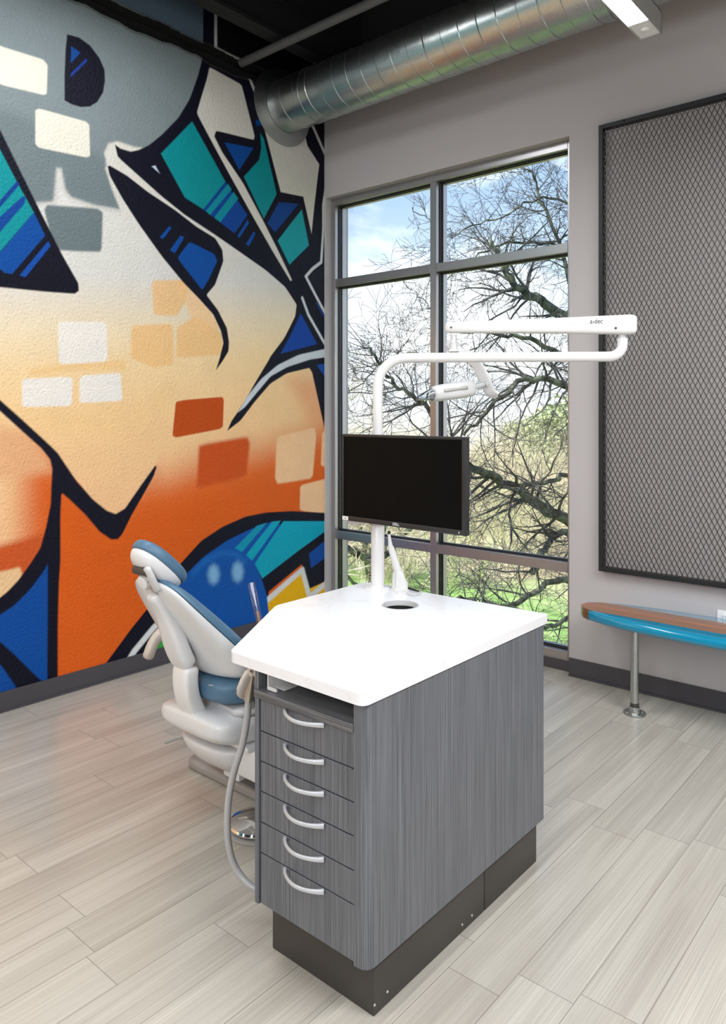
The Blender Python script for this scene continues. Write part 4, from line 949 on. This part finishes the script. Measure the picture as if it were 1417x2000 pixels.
bm = B(); tw = B()
P0 = at(760,1230,12); P0.z = gz(P0.x, P0.y)-.1
tube(bm, [P0, at(738,1165,12), at(728,1120,12), at(722,1090,11.9)], [.16,.13,.12,.10], 12)
limb(bm, tw, [(722,1095),(700,1078),(678,1070),(655,1058),(630,1045)], 12, 11.6, .085, .03, 16, .9, 2)
limb(bm, tw, [(724,1100),(735,1060),(750,1020),(742,960),(750,900)], 12, 12.2, .085, .02, 24, .7, 2, 0)
limb(bm, tw, [(728,1110),(770,1070),(800,1030),(830,1000),(850,960)], 12, 12.4, .06, .015, 22, .9, 2, .1)
limb(bm, tw, [(722,1090),(700,1040),(690,980),(680,900),(670,840)], 12, 12.2, .06, .012, 22, .6, 2, 0)
limb(bm, tw, [(650,1110),(680,1125),(705,1150),(730,1165)], 11.2, 11.9, .03, .02, 8, .5, 1)
limb(bm, tw, [(640,900),(650,820),(660,760),(672,730)], 12.5, 12.5, .04, .008, 16, .5, 2, 0)
finish('limbs', bm, 'oak_bark', lt, smooth=60); finish('twigs', tw, 'brush_tan', lt, smooth=0, recalc=False)

# brush and far trees: prototypes then copies
def brush_proto(name, mats, h, n, label, grp, twiggy=True):
    e = empty(name, (0,0,0), label, 'tree', grp)
    bm = B()
    for k in range(n):
        a = R.uniform(0, 6.28); rr = R.random()**.5*.55*h*.5
        p = Vector((rr*math.cos(a)*.8, rr*math.sin(a)*.8, R.uniform(0,.15)*h)); d = Vector((.5*math.cos(a), .5*math.sin(a), 1.2))+rv()*.4
        branch(bm, p, d, h*R.uniform(.35,.75), .018 if R.random() > .12 else .045, 2, .5, 0, (3,5), 3)
    finish('branches', bm, mats, e, smooth=0, recalc=False); return e
def leafy_proto(name, mat, h, label, grp):
    e = empty(name, (0,0,0), label, 'tree', grp); bm = B()
    tube(bm, [(0,0,-.2),(0,0,h*.4)], .12, 8); finish('trunk', bm, 'oak_bark', e)
    bm = B()
    for k in range(2600):
        d = rv().normalized(); rr = R.uniform(.75,1.0); c = Vector((d.x*h*.36*rr, d.y*h*.36*rr, h*.60+d.z*h*.42*rr)); c += rv()*.12*h*.5
        s = R.uniform(.08,.2); a, b_ = rv().normalized()*s, rv().normalized()*s
        vs = [bm.verts.new(c+v_) for v_ in (a, b_, -a, -b_)]; bm.faces.new(vs)
    finish('foliage', bm, mat, e, smooth=0, recalc=False); return e
def place(proto, x, y, s, rz, first, label=None):
    if first: o = proto
    else:
        o = proto.copy(); COL.objects.link(o)
        for c in proto.children:
            cc = c.copy(); COL.objects.link(cc); cc.parent = o
    o.location = (x, y, gz(x,y)-.15); o.rotation_euler = (0,0,rz); o.scale = (s,s,s)
    if label: o['label'] = label
    return o
pa_ = brush_proto('bare_shrub', 'brush_tan', 4.6, 46, 'leafless tan shrub in the thicket beyond the grass', 'tan shrubs in the thicket')
pb_ = brush_proto('budding_shrub', 'brush_green', 4.4, 40, 'pale green budding shrub in the thicket beyond the grass', 'budding shrubs in the thicket')
pc_ = leafy_proto('evergreen_tree', 'evergreen', 6.5, 'rounded green tree on the far hillside by the horizon', 'green trees on the far hillside')
fa = fb = True
Rr = random.Random(21)
for t in (24, 29, 35, 43, 54, 68, 84):
    w0, w1 = 560, 1180; npx = int((w1-w0)/(1462*3.0/t)*1.4)+2
    for k in range(npx):
        px = w0+(w1-w0)*(k+.5+Rr.uniform(-.4,.4))/npx; p = at(px, 900, t+Rr.uniform(-1.5,1.5))
        pass
        s = Rr.uniform(.75,1.1)*(1 if t < 30 else 1.1+.25*(t>40)); 
        pass
        if Rr.random() < .68: place(pa_, p.x, p.y, s, Rr.uniform(0,6.28), fa); fa = False
        else: place(pb_, p.x, p.y, s, Rr.uniform(0,6.28), fb); fb = False
fc_ = True
for px, t, s in ((1085,52,1.0),(1118,48,1.1),(1150,50,1.1),(1045,90,1.1),(1010,104,1.0)):
    p = at(px, 808, t); place(pc_, p.x, p.y, s, Rr.uniform(0,6.28), fc_); fc_ = False

# ------------------------------------------------------------------ lights
sun = bpy.data.lights.new('sun', 'SUN'); sun.energy = 6.5; sun.angle = .02; sun.color = (1,.96,.88)
so = bpy.data.objects.new('sun', sun); COL.objects.link(so); so.rotation_euler = Vector((.35,.75,-.75)).to_track_quat('-Z','Y').to_euler()
def area(name, loc, sx, sy, e, rot=(0,0,0), col=(.975,.988,1.0)):
    l = bpy.data.lights.new(name, 'AREA'); l.shape='RECTANGLE'; l.size=sx; l.size_y=sy; l.energy=e; l.color=col
    o = bpy.data.objects.new(name, l); COL.objects.link(o); o.location=loc; o.rotation_euler=rot; return o
area('pendant_and_fill_lamp', (2.942, 1.95, 3.19), .085, 2.3, 14)
for x, y, e_ in ((5.1,1.95,118),(5.1,-1.2,34),(2.942,-1.2,28),(.95,-1.2,36)):
    area('pendant_and_fill_lamp', (x, y, 3.19), .085, 2.3, e_)  # unseen strip lights added to fill the room, no fixtures built
area('fill_lamp', (.95, 1.5, 4.0), .3, 2.3, 40)  # added overhead fill, not a fixture of the room
area('fill_lamp', (4.3, -2.2, 2.6), 2.5, 1.2, 48, (math.radians(72),0,math.radians(25)))  # added fill light behind the camera, tilted into the room

w = bpy.data.worlds.new('sky'); bpy.context.scene.world = w; w.use_nodes = True; nt = w.node_tree; bg = nt.nodes['Background']
tc = N(nt,'ShaderNodeTexCoord'); sp = N(nt,'ShaderNodeSeparateXYZ'); L(nt,tc,'Generated',sp,'Vector')
nz = N(nt,'ShaderNodeTexNoise',Scale=3.2,Detail=8.0,Roughness=.55,Distortion=.3); mpn=N(nt,'ShaderNodeMapping'); mpn.inputs['Scale'].default_value=(1,1,1.7); mpn.inputs['Location'].default_value=(.55,.2,.3); L(nt,tc,'Generated',mpn,'Vector'); L(nt,mpn,'Vector',nz,'Vector')
hz = N(nt,'ShaderNodeValToRGB'); e = hz.color_ramp.elements; e[0].position=.0; e[0].color=(.42,.44,.47,1); e[1].position=.42; e[1].color=(.15,.23,.38,1); k=e.new(.13); k.color=(.37,.42,.48,1); k=e.new(.27); k.color=(.21,.29,.41,1)
L(nt,sp,'Z',hz,'Fac')
cl = N(nt,'ShaderNodeValToRGB'); e = cl.color_ramp.elements; e[0].position=.50; e[0].color=(0,0,0,1); e[1].position=.66; e[1].color=(1,1,1,1); L(nt,nz,'Fac',cl,'Fac')
mx = N(nt,'ShaderNodeMix',data_type='RGBA'); L(nt,cl,'Color',mx,0); nt.links.new(hz.outputs[0], mx.inputs[6]); mx.inputs[7].default_value=(.62,.63,.65,1)
nt.links.new(mx.outputs[2], bg.inputs['Color']); bg.inputs['Strength'].default_value = 2.3

# ------------------------------------------------------------------ camera
cam = bpy.data.cameras.new('camera'); co_ = bpy.data.objects.new('camera', cam); COL.objects.link(co_)
cam.sensor_fit = 'HORIZONTAL'; cam.sensor_width = 36; cam.lens = F/1417*36; cam.shift_y = -192/1417.0; cam.shift_x = 0
co_.location = (PX, PY, HC); co_.rotation_euler = (math.pi/2, 0, ANG); cam.clip_start = .05; cam.clip_end = 400
sc = bpy.context.scene; sc.camera = co_
sc.view_settings.view_transform = 'Standard'; sc.view_settings.look = 'None'; sc.view_settings.gamma = 1; sc.view_settings.use_curve_mapping = False; sc.view_settings.exposure = 0.30
sc.cycles.use_denoising = True
sc.cycles.max_bounces = 8; sc.cycles.transparent_max_bounces = 16; sc.cycles.caustics_reflective = False; sc.cycles.caustics_refractive = False
sc.cycles.sample_clamp_indirect = 6
